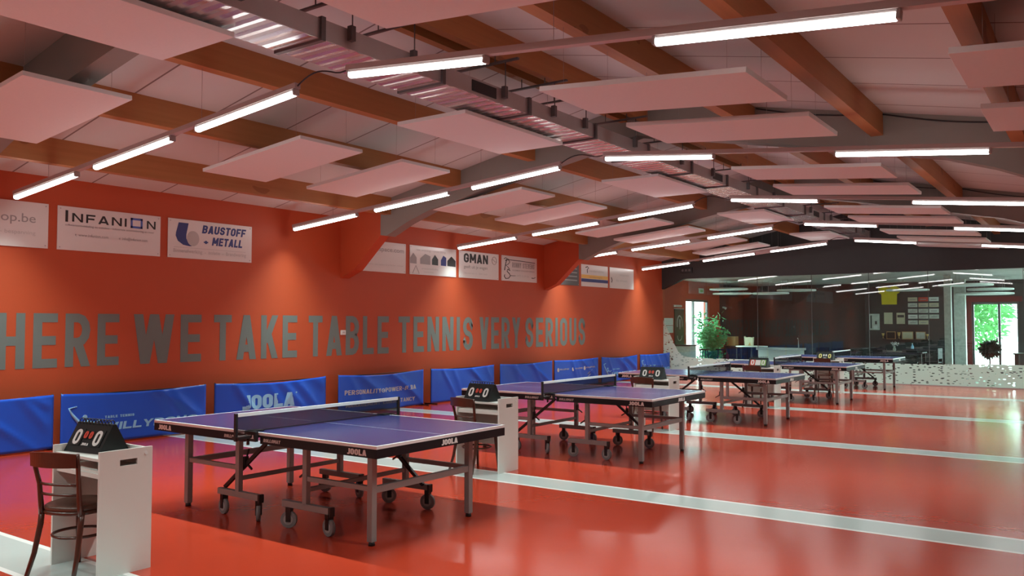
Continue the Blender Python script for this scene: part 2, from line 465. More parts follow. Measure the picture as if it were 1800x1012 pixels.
def font_text(name, s, o, u, v, h, m, parent, fit=None, bold=0.0, align='LEFT', depth=0.002, italic=0.0):
    """text in the built-in face as a mesh"""
    cu = bpy.data.curves.new(name, 'FONT'); cu.body = s; cu.size = 1.0; cu.extrude = 0.0; cu.offset = bold; cu.shear = italic
    cu.resolution_u = 3
    ob = bpy.data.objects.new('tmp', cu); COL.objects.link(ob)
    bpy.context.view_layer.update()
    me = bpy.data.meshes.new_from_object(ob.evaluated_get(bpy.context.evaluated_depsgraph_get()))
    bpy.data.objects.remove(ob); bpy.data.curves.remove(cu)
    xs = [q.co.x for q in me.vertices]; x0, x1 = min(xs), max(xs)
    sc = h / 0.72; sx = sc if fit is None else fit / (x1 - x0)
    off = {'LEFT': 0, 'CENTER': -(x1 - x0) * sx / 2, 'RIGHT': -(x1 - x0) * sx}[align]
    o, u, v = Vector(o), Vector(u).normalized(), Vector(v).normalized(); n = u.cross(v)
    for q in me.vertices: q.co = o + u * ((q.co.x - x0) * sx + off) + v * (q.co.y * sc) + n * depth
    me.name = name; me.materials.append(m)
    b = bpy.data.objects.new(name, me); COL.objects.link(b); b.parent = parent
    return b


def leafy(m, col):
    nt = m.node_tree; b = nt.nodes['Principled BSDF']; out = nt.nodes['Material Output']
    t = nt.nodes.new('ShaderNodeBsdfTranslucent'); t.inputs[0].default_value = (*col, 1)
    mx = nt.nodes.new('ShaderNodeMixShader'); mx.inputs[0].default_value = 0.45
    nt.links.new(b.outputs[0], mx.inputs[1]); nt.links.new(t.outputs[0], mx.inputs[2]); nt.links.new(mx.outputs[0], out.inputs[0])


leafy(M['leaf'], (0.14, 0.50, 0.22)); leafy(M['leaf2'], (0.16, 0.46, 0.16))

# ================================================================= THE HALL
XL, XR, YN, YE = -5.7, 7.2, -8.0, 18.85
RIDGE = 0.25


def roof(x): return 4.67 + 0.2 * x if x <= RIDGE else 4.72 - 0.195 * (x - RIDGE)


struct(MB().b2(XL - .2, XR + .2, YN - .2, YE + .1, -0.1, 0.0).build('floor', M['floor']), 'glossy red sports floor with grey and white court stripes')
struct(MB().b2(XL - .2, XL, YN - .2, YE + .2, 0, 3.75).build('wall_left', M['wall']), 'long orange red wall behind the blue barriers')
struct(MB().b2(XR, XR + .2, YN - .2, YE + .2, 0, 3.75).build('wall_right', M['white_wall']), 'white side wall of the hall')
struct(MB().b2(XL - .2, XR + .2, YN - .2, YN, 0, 4.8).build('wall_front', M['white_wall']), 'white wall behind the viewer')
for nm, xa, xb in (('ceiling', XL - .2, RIDGE), ('ceiling', RIDGE, XR + .2)):
    struct(MB().prism([(xa, YN - .2, roof(xa)), (xb, YN - .2, roof(xb)), (xb, YN - .2, roof(xb) + .12), (xa, YN - .2, roof(xa) + .12)], (0, YE + .4 - YN, 0)).build(nm, M['ceiling']),
           'pale sheeted roof slope with thin seams')

# end wall above the glass
ex = [(XL, 2.66), (-4.97, 2.97), (XR, 2.97)]
tops = [(XR, roof(XR)), (RIDGE, roof(RIDGE)), (XL, roof(XL))]
struct(MB().prism([(x, YE, z) for x, z in ex + tops], (0, 0.2, 0)).build('wall_back', M['black_wall']), 'black gable wall above the glass partition')

# portal frames
def frame(y0, label):
    th = 0.22
    bot = [(-4.70, 3.14), (-4.56, 3.12), (-4.1, 3.32), (-3.59, 3.49), (-3.15, 3.575), (-2.22, 3.78), (RIDGE, 4.24)]
    botR = [(2 * RIDGE - x, z) for x, z in bot[::-1][1:]]
    top = [(5.2, roof(5.2)), (RIDGE, roof(RIDGE) - .002), (-4.70, roof(-4.70) - .002)]
    botR = [p for p in botR if p[0] < 5.2] + [(5.2, 3.12)]
    f = MB().prism([(x, y0, z) for x, z in bot + botR + top], (0, th, 0)).build('roof_beam', M['beam'])
    struct(f, label)
    h = MB().prism([(x, y0 + .001, z) for x, z in [(XL, 2.42), (-5.35, 2.56), (-4.70, 3.14), (-4.70, roof(-4.70) - .003), (XL, roof(XL) - .003)]], (0, th - .002, 0)).build('haunch', M['wall'], f)
    tag(h, 'haunch painted red like the wall')
    h2 = MB().prism([(x, y0 + .001, z) for x, z in [(5.2, 3.12), (XR, 2.3), (XR, roof(XR) - .003), (5.2, roof(5.2) - .003)]], (0, th - .002, 0)).build('haunch', M['white_wall'], f)
    return f


frame(-1.25, 'grey roof frame over the front table')
frame(5.45, 'grey roof frame with red haunch before the second table')
frame(12.15, 'grey roof frame with red haunch deeper in the hall')

# cable lying along the frame tops
for y0, nm in ((5.45, 'second'), (12.15, 'third')):
    pts = [(x, y0 - .012, roof(x) - .02 - .05 * abs(math.sin((x - 1.9) * 2.05))) for x in [1.95 + i * .12 for i in range(26)]]
    tag(MB().tube(pts, 0.008, 6).build('electric_cable', M['black']), 'thin dark cable sagging along the %s grey frame' % nm, 'cable')

# timber purlins between the frames
bays = [(YN, -1.25), (-1.03, 5.45), (5.67, 12.15), (12.37, YE)]
for bi, (ya, yb) in enumerate(bays):
    for xf in (-4.45, -2.91, -1.46, 0.10, 0.42, 1.93, 3.46, 4.90, 6.4):
        xa = xf - (0.10 if 0 < xf < 0.5 else 0.135)
        zt = min(roof(xa), roof(xf)) + 0.0
        dep = 0.27 if xf != 0.10 else 0.22
        m = MB().prism([(xa, ya, roof(xa)), (xf, ya, roof(xf)), (xf, ya, zt - dep), (xa, ya, zt - dep)], (0, yb - ya, 0))
        struct(m.build('timber_beam', M['wood']), 'orange timber roof purlin')

# ---------------------------------------------------------------- air duct under the ridge
D0, D1, DZ0, DZ1 = -0.06, 0.48, 3.89, 4.055
duct = thing('air_duct', 'long galvanised ventilation duct hanging under the roof ridge', 'duct', (0, 0, 0))
flanges = [-4.9, -3.43, -1.97, -0.51, 0.98, 2.43, 3.87, 5.33, 6.8, 8.25, 9.7, 11.2, 12.65, 14.1, 15.55, 17.0, 18.5]
for a, b in zip(flanges, flanges[1:]):
    s = MB()
    s.b2(D0, D1, a + .015, b - .015, DZ0, DZ1).build('duct_section', M['galv'], duct)
    r = MB(); n = 9
    for i in range(n):
        yy = a + .12 + (b - a - .24) * i / (n - 1)
        r.prism([(D0 + .01, yy - .06, DZ0 + .001), (D0 + .01, yy, DZ0 - .005), (D0 + .01, yy + .06, DZ0 + .001)], (D1 - D0 - .02, 0, 0))
    r.build('bottom_ribs', M['galv_rib'], duct)
for y in flanges[1:]:
    f = MB().b2(D0 - .02, D1 + .025, y - .022, y + .022, DZ0 - .02, DZ1 + .012)
    f.build('flange', M['galv_dark'], duct)
for y0 in (1.43, 7.65, 13.3):
    MB().b2(D1 - .005, D1 + .008, y0, y0 + .4, DZ0 + .03, DZ1 - .025).build('vent_grille', M['black'], duct)
for y in [-3.0, -1.3, -0.21, 0.55, 1.95, 2.9, 3.6, 4.9, 6.4, 7.6, 9.2, 10.6, 13.0, 14.6, 16.2, 17.7]:
    h = MB()
    h.bar((-0.18, y, 4.34), (0.68, y, 4.34), 0.035, 0.02)
    h.cyl((D0 - .03, y, DZ0 + .1), (D0 - .03, y, 4.34), .006, seg=6); h.cyl((D1 + .035, y, DZ0 + .1), (D1 + .035, y, 4.34), .006, seg=6)
    h.b2(D1 + .001, D1 + .05, y - .025, y + .025, DZ0 + .06, DZ1 + .02); h.b2(D0 - .05, D0 - .001, y - .025, y + .025, DZ0 + .06, DZ1 + .02)
    h.cyl((0.06, y, 4.34), (0.06, y, 4.47), .006, seg=6); h.cyl((0.38, y, 4.34), (0.38, y, 4.45), .006, seg=6)
    h.build('hanger', M['galv_dark'], duct)

# ---------------------------------------------------------------- light rows
def zl(x): return 3.70 + 0.09 * x
def zr(x): return 3.752 - 0.097 * x


SEG = [(-5.60, -4.10), (-3.70, -2.20), (-1.78, -0.30), (0.38, 1.83), (3.20, 4.66)]
ROWS = [(-4.5, 'unseen row'), (-0.11, 'first light row'), (4.31, 'second light row'), (8.70, 'third light row'), (12.95, 'fourth light row'), (17.30, 'last light row')]  # the unseen row behind the camera is added for its light
WHERE = ['at the red wall', 'second from the red wall', 'third from the red wall', 'under the duct', 'beyond the duct, away from the red wall']


def lamp(xa, xb, y, zf, label, grp):
    L = xb - xa; za, zb = zf(xa), zf(xb); ang = math.atan2(zb - za, xb - xa)
    t = thing('tube_light', label, 'light', ((xa + xb) / 2, y, (za + zb) / 2), 0, grp)
    t.rotation_euler = (0, -ang, 0)
    d = MB(); n = 10
    prof = [(0.033 * math.cos(a), 0.030 * math.sin(a)) for a in [math.radians(158) + math.radians(224) * i / n for i in range(n + 1)]]
    d.prism([(-L / 2 + .012, p, q) for p, q in prof], (L - .024, 0, 0)); d.build('diffuser', M['diffuser'], t)
    for sx in (-1, 1):
        MB().b2(sx * L / 2 - .012, sx * L / 2 + .012, -.033, .033, -.026, .03, .006).build('end_cap', M['hub'], t)
    MB().b2(-L / 2, L / 2, -.026, .026, .012, .034).build('housing', M['trunk'], t)
    ld = bpy.data.lights.new('tube_lamp', 'AREA'); ld.shape = 'RECTANGLE'; ld.size = L - .05; ld.size_y = 0.05
    ld.energy = LAMP_W; ld.spread = math.radians(104); ld.color = (0.80, 1.0, 0.95)
    lo = bpy.data.objects.new('tube_lamp', ld); COL.objects.link(lo); lo.parent = t; lo.location = (0, 0, -.0315)
    return t


ZL, ZR, SEG0 = zl, zr, SEG
for y_, rn in ROWS:
    y = y_ - 0.12; k_ = (y + 4.983) / (y_ + 4.983) if y_ > -2 else 0.985
    def zl(x, k=k_): return 1.626 + (ZL(5.534 - (5.534 - x) / k) - 1.626) * k
    def zr(x, k=k_): return 1.626 + (ZR(5.534 - (5.534 - x) / k) - 1.626) * k
    SEG = [(5.534 - (5.534 - a) * k_, 5.534 - (5.534 - b) * k_) for a, b in SEG0]
    for (xa, xb, zf, side) in ((SEG[0][0] - .02, SEG[2][1] + .02, zl, 'wall side'), (SEG[3][0] - .02, 6.9, zr, 'far side')):
        tr = thing('light_trunking', 'slim pale trunking rail carrying the %s, %s of the duct' % (rn, side), 'trunking', (0, y, 0), 0, 'trunking rails')
        MB().bar((xa, 0, zf(xa) + .056), (xb, 0, zf(xb) + .056), 0.062, 0.046).build('rail', M['trunk'], tr)
        for x in ([-4.52, -1.53] if xa < 0 else [2.5, 5.6]):
            MB().cyl((x, 0, zf(x) + .07), (x, 0, roof(x) - .004), .0022, seg=6).build('suspension_wire', M['wire'], tr)
        if xa < 0:
            p0 = Vector((SEG[2][1], 0, zl(SEG[2][1]) + .045)); p1 = Vector((SEG[3][0], 0, zr(SEG[3][0]) + .045)); pts = []
            for i in range(13):
                k = i / 12; p = p0.lerp(p1, k); p.z += .085 * math.sin(PI * min(1, k * 1.25)) * (1 - k * .35); pts.append(p)
            MB().tube(pts, .007, 6).build('connecting_cable', M['black'], tr)
    for (xa, xb), wh in zip(SEG, WHERE):
        lamp(xa, xb, y, zl if xa < 0 else zr, 'bright white tube of the %s, %s' % (rn, wh), 'tube lights in rows')

# ---------------------------------------------------------------- acoustic panels
def ac_panel(x, y, z, s, w, l, label, grp):
    p = MB().box((0, 0, 0), (w * math.sqrt(1 + s * s), l, 0.042), None, 0.003).build('acoustic_panel', M['panel'])
    p.location = (x, y, z + .018); p.rotation_euler = (0, -math.atan(s), 0)
    tag(p, label, 'ceiling panel', grp)
    for sx in (-1, 1):
        for sy in (-1, 1):
            px, py = sx * w * .4, sy * l * .4
            R = p.rotation_euler.to_matrix(); q = Vector((x, y, z + .018)) + R @ Vector((px, py, 0.02))
            tp = R.inverted() @ (Vector((q.x, q.y, roof(q.x))) - Vector((x, y, z + .018)))
            MB().cyl((px, py, .02), tp, .0014, seg=5).build('suspension_wire', M['wire'], p)
    return p


NUM = ['first', 'second', 'third', 'fourth', 'fifth', 'sixth', 'seventh', 'eighth', 'ninth', 'tenth']
for i, y in enumerate([-1.29, 1.645, 3.296, 5.982, 7.726, 10.587, 12.273, 14.983, 16.724, 18.3]):
    ac_panel(-2.655, y, 3.589, 0.099, 1.818, 0.959, 'white ceiling panel %s along the strip beside the red wall' % NUM[i], 'acoustic panels on the wall side')
for i, y in enumerate([-2.03, 2.739, 7.364, 12.138, 16.891]):
    ac_panel(-0.365, y, 3.82, 0.0, 0.971, 1.926, 'level white ceiling panel %s along the strip next to the duct' % NUM[i], 'acoustic panels along the duct')
for i, y in enumerate([-1.48, 1.319, 2.89, 5.762, 7.415, 10.091, 11.706, 14.4, 16.181, 18.05]):
    ac_panel(2.567, y, 3.511, -0.084, 1.792, 0.958, 'white ceiling panel %s along the strip past the duct' % NUM[i], 'acoustic panels past the duct')
for i, y in enumerate([1.33, 3.0]):
    ac_panel(5.66, y, 3.25, -0.084, 1.792, 0.958, 'white ceiling panel %s of the outer strip, cut by the picture edge' % NUM[i], 'acoustic panels of the outer strip')

# ================================================================= WALL SLOGAN AND SIGNS
slogan = thing('wall_slogan', 'large grey capital slogan about table tennis painted along the red wall', 'lettering', (XL, 0, 0))
for word, ya, yb in (('HERE', -0.25, 1.33), ('WE', 1.55, 2.63), ('TAKE', 2.85, 4.48), ('TABLE', 4.73, 6.71), ('TENNIS', 6.98, 9.33), ('VERY', 9.57, 11.13), ('SERIOUS', 11.34, 14.14)):
    mb = MB(); stroke_text(mb, word, (0.0005, ya, 1.032), (0, 1, 0), (0, 0, 1), 0.710, 0.50, 0.165, 0.15, 0.003, fit=yb - ya)
    mb.build('lettering', M['grey_letter'], slogan)

U, V = (0, 1, 0), (0, 0, 1)


def sign(y0, y1, label, m='sign', z0=2.585, z1=3.168):
    t = thing('sponsor_board', label, 'sign', (XL, (y0 + y1) / 2, z0), 0, 'sponsor boards on the red wall')
    w = y1 - y0; h = z1 - z0
    MB().b2(0.002, 0.014, -w / 2, w / 2, 0, h, .002).build('board', M[m], t)
    s = MB()
    for a in (-1, 1):
        for b in (0.035, h - .035): s.cyl((.013, a * (w / 2 - .035), b), (.018, a * (w / 2 - .035), b), .009, seg=8)
    s.build('screw', M['galv'], t)
    return t, w, h


def st(t, s, y, z, h, m, name='lettering', fit=None, w=.5, tk=.16, sp=.12, shear=0, x=.0145):
    mb = MB(); stroke_text(mb, s, (x, y, z), U, V, h, w, tk, sp, .002, shear, fit); return mb.build(name, M[m], t)


def ft(t, s, y, z, h, m, fit=None, bold=0.0, name='lettering', align='LEFT'):
    return font_text(name, s, (.0145, y, z), U, V, h, M[m], t, fit, bold, align)


# web shop board
t, w, h = sign(-1.14, 0.335, 'white board with grey web shop lettering, cut by the photo edge')
ft(t, 'sportshop.be', w / 2 - .16, .32, .115, 'grey_print', 1.0, .004, align='RIGHT'); ft(t, 'verkoop - advies - bespanning', w / 2 - .16, .165, .05, 'light_print', 1.02, 0, align='RIGHT')
# wide-letter board with a blue square
t, w, h = sign(0.45, 1.92, 'white board with black wide capitals and a blue square ring')
y = -w / 2 + .10
st(t, 'I', y, .375, .155, 'black_print', tk=.2, fit=.035); st(t, 'NFANI', y + .09, .385, .115, 'black_print', fit=.76, w=.95, tk=.19, sp=.30)
mb = MB()
for a, b, c, d in ((.93, 1.11, .49, .52), (.93, 1.11, .375, .405), (.93, .96, .375, .52), (1.08, 1.11, .375, .52)):
    mb.b2(.0145, .0165, y + a - .02, y + b - .02, c, d)
mb.build('logo_ring', M['blue_print'], t)
st(t, 'N', y + 1.155, .385, .115, 'black_print', w=.95, tk=.19, fit=.135)
ft(t, 'softwareontwikkeling en websites - industriele automatisering en meer', y, .325, .028, 'grey_print', 1.27, .01)
ft(t, 't: www.infanion.com', y + .13, .195, .04, 'grey_print', .46, .01); ft(t, 'e: info@infanion.com', y + .74, .195, .04, 'grey_print', .43, .01)
# bold italic navy board with a hook logo
t, w, h = sign(2.04, 3.52, 'white board with slanted navy capitals and a blue hook logo')
y = -w / 2
lg = MB()
pts = [(.17, .53), (.335, .53), (.30, .36), (.30, .30), (.33, .24), (.40, .19), (.36, .185), (.25, .20), (.16, .255), (.125, .33), (.13, .38)]
lg.prism([(.0145, y + a, b) for a, b in pts], (.002, 0, 0)); lg.build('hook_logo', M['navy_print'], t)
lg = MB(); lg.prism([(.0145, y + .415 + .105 * math.cos(a), .305 + .115 * math.sin(a)) for a in [i * PI / 12 for i in range(24)]], (.0025, 0, 0)); lg.build('logo_disc', M['light_print'], t)
st(t, 'BAUSTOFF', y + .565, .40, .125, 'navy_print', fit=.78, w=.62, tk=.22, sp=.10, shear=.18)
st(t, 'METALL', y + .74, .225, .125, 'navy_print', fit=.55, w=.62, tk=.22, sp=.10, shear=.18)
st(t, '+', y + .60, .225, .10, 'navy_print', fit=.075, w=.6, tk=.2)
lb = MB(); lb.b2(.0145, .016, y + .10, y + 1.36, .158, .164); lb.build('rule_line', M['light_print'], t)
ft(t, 'Binnenafwerking  -  isolatie  -  Brandwering', y + .09, .085, .055, 'light_print', 1.28, .01)
# space board behind the frame haunch
t, w, h = sign(5.69, 7.165, 'mostly blank white board half hidden by the red haunch')
ft(t, 'officespace.com', w / 2 - .06, .40, .085, 'grey_print', 1.05, .01, align='RIGHT'); ft(t, 'meubilair voor kantoor en projecten - interieur', w / 2 - .07, .13, .03, 'light_print', 1.0, 0, align='RIGHT')
# photo strip board
t, w, h = sign(7.28, 8.73, 'white board with a strip of dark photos and a triangle logo')
for i, (a, b, m) in enumerate(((.0, .2, 'red_print'), (.3, .62, 'grey_print'), (.66, .86, 'black_print'), (.94, 1.12, 'navy_print'), (1.15, 1.43, 'black_print'))):
    ph = MB(); ph.prism([(.0145, -w / 2 + a + .01, .22), (.0145, -w / 2 + b, .215), (.0145, -w / 2 + b, .34 + .05 * (i % 2)), (.0145, -w / 2 + (a + b) / 2, .43), (.0145, -w / 2 + a + .01, .33)], (.002, 0, 0))
    ph.build('photo_print', M['grey_print' if m == 'red_print' else m], t)
tri = MB(); pA, pB, pC = (.016, -w / 2 + .08, .02), (.016, -w / 2 + .28, .02), (.016, -w / 2 + .18, .18)
for a, b in ((pA, pB), (pB, pC), (pC, pA)): tri.bar(a, b, .003, .010, (1, 0, 0))
tri.build('triangle_logo', M['grey_print'], t)
ft(t, 'projectontwikkeling', -w / 2 + .36, .115, .035, 'light_print', .5, .01); ft(t, 'www.bouw.be', -w / 2 + .42, .05, .03, 'light_print', .3, .01)
ft(t, 'uw woning - onze zorg', -w / 2 + .2, .48, .045, 'light_print', .9, .01)
# bold four letter board
t, w, h = sign(8.83, 10.255, 'white board with bold black four-letter name and a round mark')
st(t, 'GMAN', -w / 2 + .16, .335, .20, 'black_print', fit=.86, w=.66, tk=.21, sp=.11)
ft(t, 'geeft uit je wagen', -w / 2 + .16, .215, .07, 'grey_print', .84, .012); ft(t, 'Nieuwstraat 12 - 3600 Genk', -w / 2 + .18, .09, .04, 'light_print', .82, 0)
rg = MB(); rg.tube([(.0155, w / 2 - .17 + .085 * math.cos(a), .43 + .085 * math.sin(a)) for a in [i * PI / 10 for i in range(20)]], .006, 5, True)
rg.tube([(.0155, w / 2 - .27, .45), (.0155, w / 2 - .20, .45), (.0155, w / 2 - .15, .41), (.0155, w / 2 - .07, .41)], .006, 5); rg.build('round_mark', M['grey_print'], t)
# script initials board
t, w, h = sign(10.37, 11.82, 'white board with black script initials between two thin rules')
y = -w / 2
sc = MB()
sc.tube([(.0155, y + a, b) for a, b in ((.09, .50), (.15, .53), (.30, .49), (.7, .487), (1.36, .47))], .008, 5)
sc.tube([(.0155, y + a, b) for a, b in ((.20, .50), (.15, .38), (.11, .24))], .010, 5)
sc.tube([(.0155, y + a, b) for a, b in ((.14, .47), (.26, .49), (.32, .44), (.26, .39), (.17, .36), (.26, .31), (.31, .27))], .009, 5)
sc.tube([(.0155, y + a, b) for a, b in ((.33, .24), (.24, .27), (.21, .22), (.30, .17), (.34, .12), (.27, .06), (.16, .05), (.10, .10), (.12, .14))], .010, 5)
sc.tube([(.0155, y + a, b) for a, b in ((.33, .13), (.42, .125), (.55, .13))], .006, 5)
sc.tube([(.0155, y + a, b) for a, b in ((1.22, .105), (1.30, .10), (1.38, .125))], .008, 5)
sc.build('script_initials', M['black_print'], t)
st(t, 'RONNY STEVENS', y + .42, .32, .12, 'grey_print', fit=.92, w=.5, tk=.17, sp=.12)
ft(t, 'ALGEMENE SCHILDERWERKEN', y + .42, .24, .035, 'grey_print', .92, .012); ft(t, '0475 12 34 56', y + .6, .115, .045, 'light_print', .5, .01)
# grey board behind the second haunch
t, w, h = sign(12.34, 13.81, 'dark grey board tucked behind the second red haunch', 'galv_dark')
for i in range(4): MB().b2(.0145, .016, -w / 2 + .5, w / 2 - .1, .12 + i * .1, .15 + i * .1).build('print_line', M['grey_print'], t)
# banded board
t, w, h = sign(13.93, 15.37, 'white board with yellow band over a navy band')
MB().b2(.0145, .016, -w / 2, w / 2, .215, .31).build('yellow_band', M['yellow_print'], t); MB().b2(.0145, .016, -w / 2, w / 2, .12, .205).build('navy_band', M['navy_print'], t)
ft(t, 'vandervelden', -w / 2 + .42, .39, .07, 'light_print', .8, .01); ft(t, 'verzekeringen', -w / 2 + .4, .24, .045, 'tan', .7, .01)
rg = MB(); rg.tube([(.0155, -w / 2 + .22, .50), (.0155, -w / 2 + .32, .53), (.0155, -w / 2 + .38, .49), (.0155, -w / 2 + .30, .45), (.0155, -w / 2 + .31, .36)], .012, 5); rg.build('swirl_logo', M['black_print'], t)
# last board
t, w, h = sign(15.48, 16.92, 'shiny pale board with faint splash print, closest to the glass')
ft(t, 'restaurant', -w / 2 + .55, .36, .07, 'light_print', .6, .01); ft(t, 'de smaak', -w / 2 + .35, .2, .07, 'light_print', .7, .01)
rg = MB(); rg.tube([(.0155, -w / 2 + .08, .30), (.0155, -w / 2 + .13, .22), (.0155, -w / 2 + .10, .16)], .012, 5); rg.build('splash_mark', M['black_print'], t)

th = thing('wall_thermostat', 'small white box fixed on the red wall over the slogan', 'thermostat', (XL, 5.52, 1.40))
MB().b2(0.001, 0.03, -.055, .055, 0, .085, .006).build('cover', M['white_print'], th); MB().b2(0.03, 0.034, -.025, .025, .035, .06).build('display', M['light_print'], th)

# ================================================================= BLUE BARRIERS
BX = -5.44
def cloth_d(y, z, seed):
    """wrinkle depth of a barrier cloth; y along 0..2.2, z height 0..0.7"""
    q = 0.0
    for k in range(5):
        rnd = random.Random(seed * 17 + k)
        a = rnd.uniform(0.5, 1.15) * (1 if k % 2 else -1); c0 = rnd.uniform(0.2, 2.0)
        d = (y - c0) * math.sin(a) + (z - .7) * math.cos(a) * (1 if k % 2 else -1)
        sgm = rnd.uniform(.03, .08)
        q += rnd.uniform(.012, .028) * math.exp(-(d / sgm) ** 2) * (0.35 + 0.65 * math.exp(-((z - .45) / .3) ** 2))
    q += .006 * math.sin(y * 3.1 + seed)
    e = min(1, y / .12, (2.2 - y) / .12); return q * max(0, e)


def sag(y, seed): return -(0.022 + .012 * ((seed * 7) % 3)) * math.sin(PI * y / 2.2) ** 1.2


def barrier(y0, L, seed, label, deco):
    t = thing('court_barrier', label, 'barrier', (BX, y0, 0), 0, 'blue court barriers along the red wall')
    bm = MB(); nu, nv = 60, 18; vs_ = []
    for i in range(nu + 1):
        row = []
        for j in range(nv + 1):
            yy = 2.2 * i / nu; zz = .02 + .68 * j / nv
            dz = sag(yy, seed) * (j / nv) ** 2
            row.append(bm.bm.verts.new((.012 + cloth_d(yy, zz, seed), yy / 2.2 * L, zz + dz)))
        vs_.append(row)
    for i in range(nu):
        for j in range(nv):
            f = bm.bm.faces.new((vs_[i][j], vs_[i + 1][j], vs_[i + 1][j + 1], vs_[i][j + 1])); f.smooth = True
    c = bm.build('cloth', M['cloth'], t)
    md = c.modifiers.new('thickness', 'SOLIDIFY'); md.thickness = .004; md.offset = 0
    for s_ in (0, 1):
        yy = .012 + (L - .024) * s_
        MB().cyl((0, yy, .0), (0, yy, .71), .010, seg=8).build('post', M['dark_steel'], t)
        MB().bar((-.17, yy, .012), (.17, yy, .012), .022, .022).build('foot', M['dark_steel'], t)
    MB().cyl((-.008, .012, .675), (-.008, L - .012, .675), .008, seg=8).build('top_rail', M['dark_steel'], t)
    def warp(p):
        yy = p.y / L * 2.2; zz = p.z
        return Vector((.012 + cloth_d(yy, zz, seed) + .004, p.y, zz + sag(yy, seed) * ((zz - .02) / .68) ** 2))
    def tx(s_, y, z, h, m, fit, w=.5, tk=.2, sp=.1, shear=0, name='lettering'):
        mb = MB(); stroke_text(mb, s_, (0, y, z), U, V, h, w, tk, sp, .001, shear, fit, warp); mb.build(name, M[m], c)
    if deco == 'big':
        tx('JOOLA', .50, .262, .24, 'pale_blue', 1.01, .62, .24, .05)
        mb = MB(); mb.cyl((.03, 1.545, .47), (.032, 1.545, .47), .016, seg=8); mb.build('small_mark', M['pale_blue'], c)
    elif deco in ('player', 'player2'):
        k = 1.0
        tx('WILLYPONG', .52, .175, .105, 'pale_blue', 1.42, .85, .22, .10, .2)
        tx('TABLE TENNIS', .58, .345, .035, 'pale_blue', .42, .5, .2, .12)
        mb = MB()
        fig = [(.20, .53), (.10, .51), (.14, .43), (.24, .31), (.32, .22), (.40, .15)]
        mb.tube([warp(Vector((0, a, b))) for a, b in fig], [.008, .012, .018, .026, .022, .006], 6)
        mb.tube([warp(Vector((0, a, b))) for a, b in ((.26, .30), (.35, .33), (.43, .30), (.52, .33))], [.02, .014, .012, .006], 6)
        hd = warp(Vector((0, .31, .385))); mb.cyl(hd - Vector((.004, 0, 0)), hd + Vector((.004, 0, 0)), .03, seg=12)
        mb.build('player_logo', M['pale_blue'], c)
    elif deco == 'text':
        tx('PERSONALITY@POWER-BI.BA', .15, .34, .085, 'light_print', 1.86, .5, .15, .1)
        tx('MANAGEMENT CONSULTANCY', .18, .115, .075, 'light_print', 1.80, .5, .15, .1)
    elif deco == 'logos':
        for a in (.12, .80, 1.40):
            tx('SPONSOR'[:0] + 'ELLIPSE', a + .13, .455, .035, 'light_print', .42, .5, .18, .1)
            mb = MB(); p = warp(Vector((0, a + .05, .46))); mb.cyl(p - Vector((.003, 0, 0)), p + Vector((.003, 0, 0)), .05, seg=10); mb.build('round_logo', M['light_print'], c)
        mb = MB(); mb.tube([warp(Vector((0, a, b))) for a, b in ((1.55, .18), (1.75, .30), (1.60, .30), (1.82, .40))], .007, 5); mb.build('swoosh', M['light_print'], c)
    return t


barrier(-1.86, 2.19, 3, 'plain blue barrier cut by the photo edge, before the chair and desk', 'plain')
barrier(0.42, 2.12, 1, 'blue barrier with pale player logo, right behind the front scoreboard', 'player')
barrier(2.69, 2.20, 2, 'blue barrier with one big pale five-letter word', 'big')
barrier(5.18, 2.23, 5, 'blue barrier with two lines of small grey capitals', 'text')
barrier(7.64, 2.10, 4, 'blank blue barrier behind the second desk and chair', 'plain')
barrier(9.97, 2.13, 7, 'blank blue barrier behind the far half of the second table', 'plain')
barrier(12.20, 2.15, 6, 'blue barrier with a row of three tiny round logos', 'logos')
barrier(14.55, 2.06, 8, 'blue barrier with pale player logo behind the second table net end', 'player2')
barrier(16.80, 2.00, 9, 'blue barrier with player logo standing against the glass corner', 'player2')

